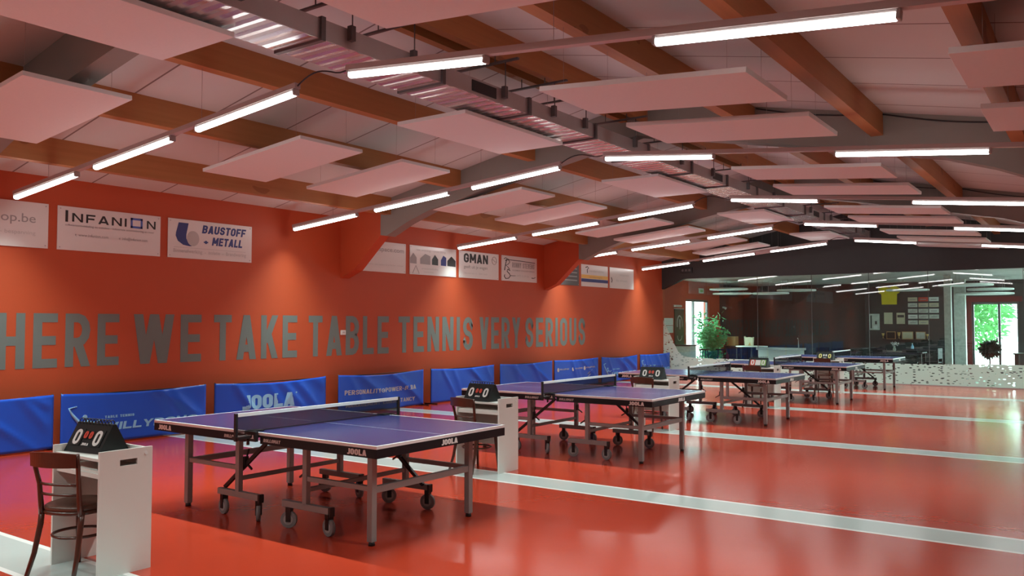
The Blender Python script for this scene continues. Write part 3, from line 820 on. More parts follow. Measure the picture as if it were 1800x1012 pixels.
# ================================================================= TENNIS TABLES
def build_table(label):
    t = thing('table_tennis_table', label, 'table tennis table', (0, 0, 0), 0, 'table tennis tables')
    for sx in (-1, 1):
        x0, x1 = (.006, 1.37) if sx > 0 else (-1.37, -.006)
        MB().b2(x0, x1, -.7625, .7625, .738, .76).build('tabletop', M['top'], t)
        # apron under the top: two sides, end and inner rail
        a = MB(); xi = sx * .10; xo = sx * 1.37
        lo, hi = min(xi, xo), max(xi, xo)
        a.b2(lo, hi, -.7615, -.7315, .672, .7375); a.b2(lo, hi, .7315, .7615, .672, .7375)
        a.b2(min(xo, xo - sx * .03), max(xo, xo - sx * .03), -.731, .731, .672, .7375)
        a.b2(min(xi, xi + sx * .03), max(xi, xi + sx * .03), -.731, .731, .69, .7375)
        a.b2(min(sx * .6, sx * .64), max(sx * .6, sx * .64), -.731, .731, .70, .7375)
        ap = a.build('apron', M['apron'], t)
        # prints on the apron
        def pr(s_, o, u, ln, h, name):
            mb = MB(); stroke_text(mb, s_, o, u, V, h, .62, .24, .08, .0015, .12 if s_ == 'ROLLOMAT' else 0, ln); mb.build(name, M['white_print'], ap)
        xa = 1.08 if sx > 0 else -1.30
        pr('JOOLA', (xa, -.7618, .684), (1, 0, 0), .19, .042, 'brand_print')
        mb = MB(); stroke_text(mb, 'ROLLOMAT', ((.14 if sx > 0 else -.36), -.7618, .69), (1, 0, 0), V, .026, .62, .24, .08, .0015, .2, .20); mb.build('model_print', M['light_print'], ap)
        pr('JOOLA', (-xa if sx > 0 else 1.30, .7618, .684), (-1, 0, 0), .19, .042, 'brand_print')
        if sx > 0: pr('JOOLA', (1.3703, -.06, .684), (0, 1, 0), .19, .042, 'brand_print')
        else: pr('JOOLA', (-1.3703, .06, .684), (0, -1, 0), .19, .042, 'brand_print')
        # end legs with feet
        for sy in (-1, 1):
            lg = MB().b2(sx * 1.135 - .026, sx * 1.135 + .026, sy * .567 - .026, sy * .567 + .026, .028, .69, .004).build('leg', M['steel'], t)
            MB().cyl((sx * 1.135, sy * .567, 0), (sx * 1.135, sy * .567, .03), .026, .022, 12).build('foot', M['black'], lg)
        MB().b2(sx * 1.135 - .018, sx * 1.135 + .018, -.541, .541, .375, .425, .003).build('cross_rail', M['steel'], t)
        # wheel carriages
        for sy in (-1, 1):
            y = sy * .567; xc = sx * .42
            MB().b2(xc - .024, xc + .024, y - .022, y + .022, .20, .69, .003).build('upright', M['steel'], t)
            MB().b2(xc + .024 if sx > 0 else -1.109, 1.109 if sx > 0 else xc - .024, y - .016, y + .016, .39, .428, .003).build('side_rail', M['steel'], t)
            cb = MB().b2(xc - .265, xc + .28, y - .022, y + .022, .165, .215, .003).build('wheel_bar', M['steel'], t)
            MB().b2(xc + .275, xc + .297, y - .024, y + .024, .15, .217).build('bar_cap', M['black'], cb)
            for dx, spin in ((-.20, .35), (.262, -.25)):
                w = thing('castor', None, None); w.parent = t; w.location = (xc + dx, y, 0); w.rotation_euler = (0, 0, spin + sy * .2 + sx * .3)
                tyre = MB(); tyre.cyl((0, -.015, .066), (0, .015, .066), .066, seg=24); tyre.build('wheel', M['grey_wheel'], w)
                hb = MB(); hb.cyl((0, -.018, .066), (0, .018, .066), .040, seg=18); hb.build('hub', M['hub'], w)
                fk = MB(); fk.b2(-.018, .020, -.026, -.019, .05, .135); fk.b2(-.018, .020, .019, .026, .05, .135); fk.b2(-.02, .022, -.026, .026, .125, .166); fk.build('fork', M['dark_steel'], w)
        MB().b2(sx * .42 - .014, sx * .42 + .014, -.545, .545, .30, .335, .003).build('carriage_rail', M['steel'], t)
        # folding struts and catches
        for sy in (-1, 1):
            if sx == sy: MB().bar((sx * .06, sy * .53, .675), (sx * .66, sy * .53, .215), .024, .03).build('folding_strut', M['dark_steel'], t)
            k = MB(); k.b2(sx * .38 - .012, sx * .38 + .012, sy * .53 - .02, sy * .53 + .02, .43, .50); k.bar((sx * .38, sy * .53, .45), (sx * .30, sy * .53, .40), .014, .014); k.bar((sx * .38, sy * .52, .50), (sx * .38, sy * .50, .56), .010, .010)
            k.build('locking_catch', M['black'], t)
        MB().bar((sx * .98, -.50, .665), (sx * .98, .50, .665), .022, .03).build('underframe_rail', M['dark_steel'], t)
    # net
    n = MB().b2(-.0015, .0015, -.905, .905, .765, .887).build('net', M['net'], t)
    MB().b2(-.006, .006, -.905, .905, .887, .914).build('net_tape', M['tape'], n)
    MB().b2(-.002, .002, -.905, .905, .762, .768).build('bottom_cord', M['black'], n)
    for sy in (-1, 1):
        p = MB(); p.b2(-.013, .013, sy * .915 - .011, sy * .915 + .011, .70, .915, .003)
        p.build('net_post', M['black'], t)
        c = MB(); c.b2(-.04, .04, min(sy * .74, sy * .92), max(sy * .74, sy * .92), .715, .735); c.b2(-.045, .045, min(sy * .68, sy * .77), max(sy * .68, sy * .77), .7605, .772)
        c.b2(-.045, .09, min(sy * .772, sy * .80), max(sy * .772, sy * .80), .69, .768); c.cyl((0, sy * .80, .66), (0, sy * .80, .715), .012, seg=8)
        cc = c.build('net_clamp', M['black'], t)
        if sy < 0:
            mb = MB(); stroke_text(mb, 'JOOLA', (-.03, -.8005, .712), (1, 0, 0), V, .03, .6, .24, .08, .0015, 0, .10); mb.build('brand_print', M['white_print'], cc)
    return t


TY = [0.0, 4.339, 8.656, 12.962, 17.35]
TL = ['large blue table in front, whole underframe in view', 'blue table second in the row, behind the second desk',
      'blue table third in the row, net silhouetted on the bamboo', 'blue table fourth in the row, scoreboard with yellow digits behind it', 'blue table last in the row, standing at the glass partition']
tab = build_table(TL[0])
for i in range(1, 5):
    c = copy_tree(tab); c.location = (0, TY[i], 0); c['label'] = TL[i]

# ================================================================= SCORER DESKS, CHAIRS, SCOREBOARDS
def build_desk(label):
    t = thing('umpire_desk', label, 'desk', (0, 0, 0), 0, 'white umpire desks')
    W2, D, H = .30, .36, .80
    # side panels with a routed hand slot (front edge at y=0)
    for sx in (-1, 1):
        xo, xi = sx * W2, sx * (W2 - .018)
        s = MB(); ys, ye, zs, ze = .135, .255, .695, .735
        lo, hi = min(xo, xi), max(xo, xi)
        s.b2(lo, hi, 0, ys, 0, H); s.b2(lo, hi, ye, D, 0, H); s.b2(lo, hi, ys, ye, 0, zs); s.b2(lo, hi, ys, ye, ze, H)
        s.build('side_panel', M['white'], t)
        MB().cyl((sx * (W2 + .0005), D - .045, H - .04), (sx * (W2 + .003), D - .045, H - .04), .012, seg=12).build('cover_cap', M['white_print'], t)
    MB().b2(-W2 + .018, W2 - .018, D - .018, D, .25, H - .01).build('back_panel', M['white'], t)
    MB().b2(-W2 + .018, W2 - .018, .012, D - .018, .735, .753).build('worktop', M['white'], t)
    MB().b2(-W2 + .018, W2 - .018, .03, D - .018, .655, .671).build('shelf', M['white'], t)
    MB().b2(-W2 + .018, W2 - .018, .02, .036, .625, .6545).build('front_rail', M['white'], t)
    return t


def build_chair(label):
    t = thing('bentwood_chair', label, 'chair', (0, 0, 0), 0, 'brown bentwood chairs')
    # seat, facing +y; back at -y
    s = MB(); n = 28
    def outline(k, z):
        pts = []
        for i in range(n):
            a = 2 * PI * i / n
            x = .195 * k * math.copysign(abs(math.cos(a)) ** .72, math.cos(a)); y = .195 * k * math.copysign(abs(math.sin(a)) ** .72, math.sin(a))
            if y < 0: x *= 1 - .12 * (-y / .195)
            pts.append((x, y, z))
        return pts
    rings = [outline(.96, .425), outline(1.0, .432), outline(1.0, .452), outline(.94, .458), outline(.5, .452)]
    R = [[s.bm.verts.new(p) for p in r] for r in rings]
    for A, B in zip(R, R[1:]):
        for i in range(n):
            f = s.bm.faces.new((A[i], A[(i + 1) % n], B[(i + 1) % n], B[i])); f.smooth = True
    s.bm.faces.new(R[0][::-1]); s.bm.faces.new(R[-1]); s.build('seat', M['seat'], t)
    MB().tube([(x * .96, y * .96, .415) for x, y, z in outline(1, 0)], .014, 6, True).build('seat_ring', M['brown'], t)
    for sx in (-1, 1):
        MB().tube([(sx * .155, -.155, .40), (sx * .150, -.165, .46), (sx * .152, -.180, .60), (sx * .168, -.205, .72), (sx * .178, -.222, .80)], [.017, .017, .015, .014, .012], 8).build('back_post', M['brown'], t)
        MB().tube([(sx * .155, -.150, .43), (sx * .155, -.160, .34), (sx * .165, -.195, .16), (sx * .180, -.245, 0)], [.018, .018, .016, .014], 8).build('leg', M['brown'], t)
        MB().tube([(sx * .145, .145, .43), (sx * .15, .155, .25), (sx * .165, .18, 0)], [.018, .017, .013], 8).build('leg', M['brown'], t)
    tr = MB(); k = 14
    for i in range(k):
        a0 = -1 + 2 * i / k; a1 = -1 + 2 * (i + 1) / k
        def pt(a): return (.178 * a, -.222 - .045 * (1 - a * a), 0)
        p, q = pt(a0), pt(a1)
        hh = lambda a: .80 + .012 * (1 - a * a)
        lo = lambda a: .715 - .0 * a
        tr.bm.faces.new([tr.bm.verts.new(v_) for v_ in ((p[0], p[1] - .008, lo(a0)), (q[0], q[1] - .008, lo(a1)), (q[0], q[1] - .012, hh(a1)), (p[0], p[1] - .012, hh(a0)))])
        tr.bm.faces.new([tr.bm.verts.new(v_) for v_ in ((p[0], p[1] + .010, lo(a0)), (p[0], p[1] + .006, hh(a0)), (q[0], q[1] + .006, hh(a1)), (q[0], q[1] + .010, lo(a1)))])
        tr.bm.faces.new([tr.bm.verts.new(v_) for v_ in ((p[0], p[1] - .012, hh(a0)), (q[0], q[1] - .012, hh(a1)), (q[0], q[1] + .006, hh(a1)), (p[0], p[1] + .006, hh(a0)))])
        tr.bm.faces.new([tr.bm.verts.new(v_) for v_ in ((p[0], p[1] - .008, lo(a0)), (p[0], p[1] + .010, lo(a0)), (q[0], q[1] + .010, lo(a1)), (q[0], q[1] - .008, lo(a1)))])
    bmesh.ops.remove_doubles(tr.bm, verts=tr.bm.verts[:], dist=.0005)
    tr.build('top_rail', M['brown'], t)
    for z, yb in ((.60, -.180), (.535, -.172)):
        MB().tube([(-.152, yb, z), (-.08, yb - .022, z), (0, yb - .03, z), (.08, yb - .022, z), (.152, yb, z)], .009, 6).build('back_slat', M['brown'], t)
    MB().tube([(.158 * math.cos(a), .158 * math.sin(a), .255) for a in [i * PI / 12 for i in range(24)]], .010, 6, True).build('stretcher_ring', M['brown'], t)
    return t


def build_board(label, kind='plain'):
    t = thing('flip_scoreboard', label, 'scoreboard', (0, 0, 0), 0, 'flip scoreboards on the desks')
    w, d, h = .37, .23, .185
    MB().prism([(-w / 2, -d / 2, 0), (-w / 2, d / 2, 0), (-w / 2, .012, h), (-w / 2, -.012, h)], (w, 0, 0)).build('stand', M['black_card'], t)
    u = Vector((1, 0, 0)); v = Vector((0, d / 2 - .012, h)).normalized()
    n = u.cross(v); base = Vector((0, -d / 2, 0)) + n * .001
    def card(x0, x1, v0, v1, m, name, lift=.001, par=t):
        p = [base + u * x0 + v * v0 + n * lift, base + u * x1 + v * v0 + n * lift, base + u * x1 + v * v1 + n * lift, base + u * x0 + v * v1 + n * lift]
        mb = MB(); mb.prism(p, n * .003); return mb.build(name, M[m], par)
    cols = {'plain': ('black_card', 'black_card', 'white_print'), 'color': ('red_print', 'green_print', 'white_print'), 'yellow': ('black_card', 'black_card', 'yellow_digit')}[kind]
    for i, (x0, x1) in enumerate(((-.155, -.055), (.055, .155))):
        c = card(x0, x1, .045, .165, cols[i], 'score_card')
        mb = MB(); dw = .066
        stroke_text(mb, '0', base + u * ((x0 + x1) / 2 - dw / 2) + v * .052 + n * .004, u, v, .108, .6, .19, 0, .002, 0, dw); mb.build('digit', M[cols[2]], c)
    if kind == 'color':
        cm = card(-.05, .05, .05, .16, 'white_print', 'set_card')
    else:
        for x0 in (-.048, .004):
            c = card(x0, x0 + .044, .095, .155, 'black_card', 'set_card')
            mb = MB(); stroke_text(mb, '0', base + u * (x0 + .004) + v * .098 + n * .004, u, v, .052, .7, .3, 0, .002, 0, .036); mb.build('digit', M['red_print' if kind == 'plain' else 'white_print'], c)
    mb = MB(); stroke_text(mb, 'JOOLA', base + u * -.035 + v * .05 + n * .001, u, v, .018, .6, .22, .08, .002, 0, .07); mb.build('print', M['white_print'], t)
    for i in range(10):
        x = -w / 2 + .03 + i * (w - .06) / 9
        MB().tube([(x, .022 * math.cos(a), h + .005 + .022 * math.sin(a)) for a in [j * PI / 6 for j in range(12)]], .0035, 5, True).build('binder_ring', M['black'], t)
    return t


M['yellow_digit'] = mat('yellow_digit_print', (0.80, 0.74, 0.22), 0.5)
DESKS = [(.022, -2.165), (-.11, 2.285), (-.12, 6.62), (.06, 10.95), (.25, 15.0)]
ORD = ['front', 'second', 'third', 'fourth', 'last']
DLAB = ['white umpire desk with hand slot, in front of the front table', 'white umpire desk between the front table and the second table', 'white umpire desk in front of the third table, half hidden by the second table',
        'white umpire desk in front of the fourth table, with red and green cards on top', 'white umpire desk in front of the last table, under the yellow digits']
CLAB = ['brown bentwood chair at the front desk, back to the viewer', 'brown bentwood chair pushed under the desk behind the front table', 'brown bentwood chair at the third desk, behind the second table',
        'brown bentwood chair at the fourth desk, seen over the third table', 'brown bentwood chair at the last desk, seen over the fourth table']
BLAB = ['black flip scoreboard tilted on the front desk, blue barrier behind', 'black flip scoreboard on the desk behind the front table', 'black flip scoreboard on the third desk, over the second table',
        'flip scoreboard with red, white and green cards', 'flip scoreboard with yellow digits']
desk = build_desk(DLAB[0]); chair = build_chair(CLAB[0]); board = build_board(BLAB[0])
desk.location = (*DESKS[0], 0); chair.location = (.035, -2.135, 0); chair.rotation_euler = (0, 0, math.radians(20)); board.location = (-.09, -1.965, .754); board.rotation_euler = (0, 0, math.radians(7))
for i in range(1, 5):
    dx, dy = DESKS[i]
    d = copy_tree(desk); d.location = (dx, dy, 0); d['label'] = DLAB[i]
    c = copy_tree(chair); c.location = (dx - .05, dy + (.06 if i == 1 else -.03), 0); c.rotation_euler = (0, 0, math.radians([0, -8, 4, -3, 5][i])); c['label'] = CLAB[i]
    if i < 3: b = copy_tree(board); b['label'] = BLAB[i]
    else: b = build_board(BLAB[i], 'color' if i == 3 else 'yellow')
    b.location = (dx - .06, dy + .175, .754); b.rotation_euler = (0, 0, math.radians([0, -3, 5, 0, 0][i]))

# ================================================================= GLASS PARTITION AND THE BAR ROOM
px = [XL, -2.70, -1.16, 0.35, 1.80, 3.92, 5.6, XR]
for i, (a, b) in enumerate(zip(px, px[1:])):
    pts = [(a + .006, YE + .05, .01), (b - .006, YE + .05, .01), (b - .006, YE + .05, 2.965)]
    pts += [(a + .006, YE + .05, 2.965)] if i else [(-4.97, YE + .05, 2.965), (a + .006, YE + .05, 2.665)]
    struct(MB().prism(pts, (0, .012, 0)).build('window_%d' % (i + 1), M['glass']), 'clear pane of the glass partition')
sl = MB()
for x in px[1:-1]: sl.b2(x - .005, x + .005, YE + .048, YE + .064, .01, 2.965)
struct(sl.build('trim_1', M['seal']), 'thin joints between the glass panes')
struct(MB().b2(XL, XR, YE + .03, YE + .08, 0, .02).build('trim_2', M['galv']), 'floor channel of the glass partition')
fl = [(XL + .02, .012), (XR - .02, .012), (XR - .02, .60), (3.2, .585), (1.9, .55), (0, .54), (-4.6, .55), (-5.0, .59), (-5.18, .72), (-5.31, .95), (-5.45, 1.24), (-5.58, 1.5), (XL + .02, 1.70)]
flm = MB().prism([(x, YE + .045, z) for x, z in fl], (0, .002, 0)).build('trim_3', M['film'])
struct(flm, 'white flecked frosted film on the foot of the glass')

YB = 26.0
struct(MB().b2(XL - .2, XR + .2, YE + .1, YB + .2, -.1, -.001).build('floor_bar', M['dark_floor']), 'dark floor of the bar room')
struct(MB().b2(XL - .2, XR + .2, YE + .2, YB + .2, 3.0, 3.1).build('ceiling_bar', M['white_wall']), 'white ceiling of the bar room')


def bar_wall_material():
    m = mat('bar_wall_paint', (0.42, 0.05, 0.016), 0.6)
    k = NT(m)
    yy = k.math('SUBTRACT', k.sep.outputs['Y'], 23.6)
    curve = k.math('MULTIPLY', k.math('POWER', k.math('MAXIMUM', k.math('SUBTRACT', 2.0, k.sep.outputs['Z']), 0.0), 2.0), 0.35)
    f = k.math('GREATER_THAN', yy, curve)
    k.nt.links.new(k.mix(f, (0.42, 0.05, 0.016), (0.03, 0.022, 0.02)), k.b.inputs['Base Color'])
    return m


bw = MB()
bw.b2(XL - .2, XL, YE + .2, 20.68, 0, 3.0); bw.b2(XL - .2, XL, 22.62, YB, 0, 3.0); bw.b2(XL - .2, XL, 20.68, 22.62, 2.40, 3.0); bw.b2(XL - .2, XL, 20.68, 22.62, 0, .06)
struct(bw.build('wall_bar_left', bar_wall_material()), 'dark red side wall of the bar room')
bb = MB()
bb.b2(XL - .2, 1.98, YB, YB + .2, 0, 3.0); bb.b2(3.30, XR + .2, YB, YB + .2, 0, 3.0); bb.b2(1.98, 3.30, YB, YB + .2, 2.29, 3.0)
struct(bb.build('wall_bar_back', M['black_wall']), 'near black rear wall of the bar room')
br = MB(); br.b2(XR, XR + .2, YE + .2, 19.6, 0, 3.0); br.b2(XR, XR + .2, 25.2, YB, 0, 3.0); br.b2(XR, XR + .2, 19.6, 25.2, 0, .3); br.b2(XR, XR + .2, 19.6, 25.2, 2.6, 3.0)
struct(br.build('wall_bar_right', M['black_wall']), 'dark side wall of the bar room')
wf = MB()  # window out of view, added to brighten the bar room with daylight
for y in (19.63, 21.5, 23.4, 25.17): wf.b2(XR + .06, XR + .14, y - .03, y + .03, .3, 2.6)
wf.b2(XR + .06, XR + .14, 19.6, 25.2, .3, .37); wf.b2(XR + .06, XR + .14, 19.6, 25.2, 2.53, 2.6)
w9 = struct(wf.build('window_9', M['seal']), 'unseen wide window added to bring daylight into the bar room')
for a, b in ((19.66, 21.47), (21.53, 23.37), (23.43, 25.14)): MB().b2(XR + .095, XR + .105, a, b, .37, 2.53).build('pane', M['glass'], w9)

# glazed door on the side wall
wf = MB()
for y in (20.70, 21.42, 22.60): wf.b2(XL - .12, XL - .04, y - .03, y + .03, .06, 2.4)
wf.b2(XL - .12, XL - .04, 20.68, 22.62, 2.33, 2.4); wf.b2(XL - .12, XL - .04, 20.68, 22.62, .06, .13)
w8 = struct(wf.build('window_8', M['seal']), 'bright glazed side opening of the bar room')
for a, b in ((20.74, 21.38), (21.46, 22.56)): MB().b2(XL - .085, XL - .075, a, b, .13, 2.33).build('pane', M['glass'], w8)
# exterior door in the rear wall
df = MB()
for x in (2.0, 2.75, 3.28): df.b2(x - .035, x + .035, YB + .02, YB + .1, 0, 2.29)
df.b2(1.98, 3.30, YB + .02, YB + .1, 2.22, 2.29); df.b2(1.98, 3.30, YB + .02, YB + .1, 0, .09)
d1 = struct(df.build('door_1', M['seal']), 'glazed garden door glowing with daylight')
for a, b in ((2.04, 2.71), (2.79, 3.24)): MB().b2(a, b, YB + .055, YB + .065, .09, 2.22).build('pane', M['glass'], d1)
MB().b2(2.66, 2.70, YB - .03, YB + .02, 1.0, 1.15).build('door_handle', M['black'], d1)
struct(MB().b2(1.79, 1.97, YB - .06, YB - .002, 0, 2.47).build('trim_4', M['maroon']), 'maroon boarding beside the garden door')
struct(MB().b2(1.97, 3.4, YB - .06, YB - .002, 2.30, 2.47).build('trim_5', M['maroon']), 'maroon boarding over the garden door')
struct(MB().b2(1.60, 1.92, 24.9, 25.15, 0, 2.999).build('column_bar', M['column']), 'grey white column beside the garden door')
struct(MB().b2(1.74, 1.92, 21.9, 22.1, 0, 2.999).build('pillar_bar', M['column']), 'slim pale pillar standing in the bar room')

# round ceiling sails of the bar room
for i, (x, y, z, r, lb) in enumerate(((-4.55, 21.5, 2.70, .62, 'white round ceiling sail over the bamboo'), (-5.0, 23.0, 2.60, .66, 'white round ceiling sail nearest the glazed side opening'), (-3.33, 22.0, 2.55, .58, 'white round ceiling sail before the dark wall'),
                                      (-2.5, 22.0, 2.63, .60, 'white round ceiling sail in the middle of the bar room'), (0.5, 23.5, 2.62, .62, 'white round ceiling sail beside the yellow jersey'), (2.3, 22.0, 2.68, .70, 'white round ceiling sail at the pale pillar'),
                                      (2.75, 23.6, 2.60, .62, 'white round ceiling sail before the garden door'), (2.5, 24.6, 2.50, .80, 'lowest white round ceiling sail before the garden door'))):
    s = MB(); s.lathe([(r - .01, 0), (r, .01), (r, .04), (r - .01, .05)], (0, 0, 0), 36)
    o = s.build('ceiling_sail', M['white_disc']); o.location = (x, y, z); tag(o, lb, 'ceiling panel', 'round ceiling sails in the bar')
    for a in range(3):
        q = (r * .6 * math.cos(a * 2.1), r * .6 * math.sin(a * 2.1)); MB().cyl((*q, .05), (*q, 3.0 - z), .004, seg=5).build('suspension_wire', M['wire'], o)

# yellow jersey
j = thing('sports_jersey', 'bright yellow jersey hung high on the dark rear wall', 'jersey', (-.52, YB - .03, 2.25))
out = [(-.24, 0), (.24, 0), (.25, .36), (.33, .40), (.36, .55), (.22, .62), (.09, .63), (0, .57), (-.09, .63), (-.22, .62), (-.36, .55), (-.33, .40), (-.25, .36)]
MB().prism([(x, 0, z) for x, z in out], (0, -.035, 0)).build('shirt_body', M['jersey'], j)
MB().tube([(-.09, -.036, .63), (-.05, -.037, .585), (0, -.037, .57), (.05, -.037, .585), (.09, -.036, .63)], .010, 6).build('collar', M['yellow_print'], j)
MB().tube([(-.2, -.02, .62), (0, -.02, .67), (.2, -.02, .62)], .006, 6).build('hanger', M['black'], j)


def framed(name, label, x0, x1, z0, z1, m, cat='picture', group=None, rim='dark_wood', marks=()):
    t = thing(name, label, cat, ((x0 + x1) / 2, YB, z0), 0, group); w, h = x1 - x0, z1 - z0
    MB().b2(-w / 2, w / 2, -.022, -.002, 0, h).build('picture_frame', M[rim], t)
    MB().b2(-w / 2 + .018, w / 2 - .018, -.025, -.0215, .018, h - .018).build('sheet', M[m], t)
    for (a, b, c, d, mm) in marks: MB().b2(-w / 2 + a * w, -w / 2 + b * w, -.027, -.0245, c * h, d * h).build('print', M[mm], t)
    return t


framed('wall_poster', 'pale green poster on the rear wall below and beside the jersey', -1.18, -.85, 1.37, 1.93, 'column', 'poster', None, 'column', ((.1, .25, .1, .9, 'banner'), (.55, .75, .35, .55, 'black_print'), (.4, .8, .06, .25, 'white_print')))
framed('framed_certificate', 'cream framed sheet directly under the jersey', -.72, -.41, 1.56, 1.99, 'cream')
framed('framed_certificate', 'cream framed sheet with a dark badge beside the plaques', -.32, -.02, 1.56, 1.98, 'cream', marks=((.15, .85, .58, .78, 'black_print'),))
pl_cols = ['cream', 'red_print', 'white_print', 'column', 'cream', 'cream', 'column', 'column', 'white_print', 'white_print', 'column', 'column', 'column', 'cream']
rown = ['top', 'second', 'middle', 'fourth', 'lowest']
coln = ['by the certificates', 'in the centre', 'by the pillar']
for i in range(14):
    r_, c_ = divmod(i, 3)
    x0 = .06 + c_ * .325; z0 = 2.345 - r_ * .195
    p = thing('sponsor_plaque', '%s plaque of the %s row, %s' % ('red' if i == 1 else 'pale', rown[r_], coln[c_]), 'plaque', (x0 + .15, YB, z0), 0, 'plaques on the rear wall')
    MB().b2(-.148, .148, -.016, -.002, 0, .138, .003).build('plate', M[pl_cols[i]], p)
    MB().b2(-.09, .09, -.018, -.0155, .05, .075).build('print', M['grey_print'], p)

# shelf with trophies
sh = tag(MB().b2(-.85, .70, YB - .25, YB - .002, 1.035, 1.06).build('wall_shelf', M['dark_wood']), 'dark shelf carrying trophies and frames under the plaques', 'shelf')
for i, (x, h_) in enumerate(((-.72, .20), (-.215, .24), (.66, .18))):
    tr = thing('trophy_cup', ['small gold cup at the jersey end of the shelf', 'taller gold cup beside the gold picture', 'small gold cup at the pillar end of the shelf'][i], 'trophy', (x, YB - .13, 1.06), 0, 'trophies on the shelf')
    MB().b2(-.03, .03, -.03, .03, 0, .03).build('plinth', M['black'], tr)
    MB().lathe([(.02, .03), (.008, .06), (.008, .09), (.035, .13), (.05, h_)], (0, 0, 0), 14).build('cup', M['gold'], tr)
for (x0, x1, m, lb) in ((-.62, -.33, 'black_card', 'dark framed picture leaning on the shelf'), (-.13, .22, 'gold', 'gold picture leaning in the centre of the shelf'), (.30, .60, 'column', 'grey framed picture leaning on the shelf')):
    t = thing('leaning_picture', lb, 'picture', ((x0 + x1) / 2, YB - .08, 1.06)); w = x1 - x0
    MB().b2(-w / 2, w / 2, -.012, .012, 0, .26).build('picture_frame', M['tan'], t); MB().b2(-w / 2 + .02, w / 2 - .02, -.015, -.0118, .02, .24).build('sheet', M['cream' if m == 'gold' else m], t)

# dark banner, notices, sign box on the red side wall
bn = thing('drinks_banner', 'tall dark green banner with pale emblem before the glazed opening', 'banner', (XL, 20.08, .78))
MB().b2(.01, .03, -.36, .36, 0, 1.28).build('cloth', M['banner'], bn); MB().cyl((.02, -.38, 1.285), (.02, .38, 1.285), .014, seg=8).build('rod', M['galv'], bn)
e = MB(); e.tube([(.032, .20 * math.cos(a), .80 + .26 * math.sin(a)) for a in [i * PI / 8 for i in range(-1, 10)]], .02, 6); e.tube([(.032, 0, .62), (.032, 0, .95)], .025, 6)
e.tube([(.032, .17 * math.cos(a), .42 + .16 * math.sin(a)) for a in [i * PI / 8 for i in range(8, 17)]], .014, 6); e.build('emblem', M['light_print'], bn)
for i, z in enumerate((1.54, 1.30)):
    n_ = thing('paper_notice', ['upper white sheet pinned beside the dark banner', 'lower white sheet pinned beside the dark banner'][i], 'notice', (XL, 19.32, z), 0, 'notices on the side wall')
    MB().b2(.002, .008, -.33, .33, 0, .225).build('sheet', M['sign'], n_)
    for q in range(3): MB().b2(.008, .0095, -.22, .22, .05 + q * .055, .065 + q * .055).build('print_line', M['light_print'], n_)
wl_ = thing('wall_lamp_sign', 'small pale wall sign above the dark banner', 'sign', (XL, 19.95, 2.12))
MB().b2(.002, .05, -.3, .3, 0, .07, .01).build('plate', M['light_print'], wl_); MB().b2(.05, .052, -.2, .2, .02, .05).build('print', M['grey_print'], wl_)
exs = thing('exit_sign', 'small pale exit sign high on the red side wall', 'sign', (XL, 21.9, 2.62))
MB().b2(.002, .04, -.2, .2, 0, .17, .01).build('case', M['column'], exs); MB().b2(.04, .042, -.12, .12, .05, .11).build('print', M['green_print'], exs)
sp = thing('wall_spot', 'small white spotlight on the red wall past the glazed opening', 'lamp', (XL, 23.9, 2.14))
MB().b2(.0, .05, -.03, .03, 0, .06).build('bracket', M['white_print'], sp); MB().cyl((.05, 0, .03), (.13, 0, -.01), .035, .045, 12).build('lamp_head', M['white_print'], sp)
em = thing('emergency_light', 'black emergency light box on the black gable above the glass', 'emergency light', (-4.87, YE, 3.14))
MB().b2(-.19, .19, -.05, -.001, 0, .16, .008).build('case', M['black'], em)
for x in (-.11, 0, .11): MB().cyl((x, -.05, .08), (x, -.056, .08), .035, seg=12).build('lens', M['galv_dark'], em)


# ---------------------------------------------------------------- plants
def leaves(n, pts_fn, size, m, name, parent):
    mb = MB()
    for _ in range(n):
        p, d = pts_fn()
        d = Vector(d).normalized(); s_ = size * random.uniform(.6, 1.3)
        side = d.cross(Vector((random.uniform(-1, 1), random.uniform(-1, 1), random.uniform(-1, 1)))).normalized() * s_ * .17
        nrm = d.cross(side).normalized() * s_ * .05
        a = Vector(p); b = a + d * s_ * .45; c = a + d * s_
        V4 = [mb.bm.verts.new(q) for q in (a, b + side - nrm, c, b - side - nrm)]
        mb.bm.faces.new(V4)
    me = bpy.data.meshes.new(name); mb.bm.to_mesh(me); mb.bm.free(); me.materials.append(m)
    o = bpy.data.objects.new(name, me); COL.objects.link(o); o.parent = parent; return o


bp_ = thing('potted_bamboo', 'tall leafy green bamboo in a pot before the glazed opening', 'plant', (-5.04, 21.1, 0))
MB().lathe([(.18, 0), (.24, .36), (.26, .38), (.24, .39), (.22, .34)], (0, 0, 0), 20).build('pot', M['terracotta'], bp_)
stems = []
for i in range(16):
    a = random.uniform(0, 2 * PI); ln = random.uniform(.15, .62); h_ = random.uniform(1.1, 1.95)
    st_ = [(.06 * math.cos(a), .06 * math.sin(a), .3), (.4 * ln * math.cos(a), .4 * ln * math.sin(a), h_ * .6), (ln * math.cos(a), ln * math.sin(a), h_)]
    stems.append(st_); MB().tube(st_, [.009, .007, .003], 5).build('stem', M['leaf'], bp_)


def bam():
    s_ = random.choice(stems); k = random.uniform(.15, 1)
    a, b = (s_[0], s_[1]) if k < .5 else (s_[1], s_[2]); q = Vector(a).lerp(Vector(b), (k * 2) % 1)
    q += Vector((random.gauss(0, .09), random.gauss(0, .09), random.gauss(0, .06)))
    return q, (random.uniform(-1, 1), random.uniform(-1, 1), random.uniform(-.7, .5))


leaves(1700, bam, .17, M['leaf'], 'leaves', bp_)

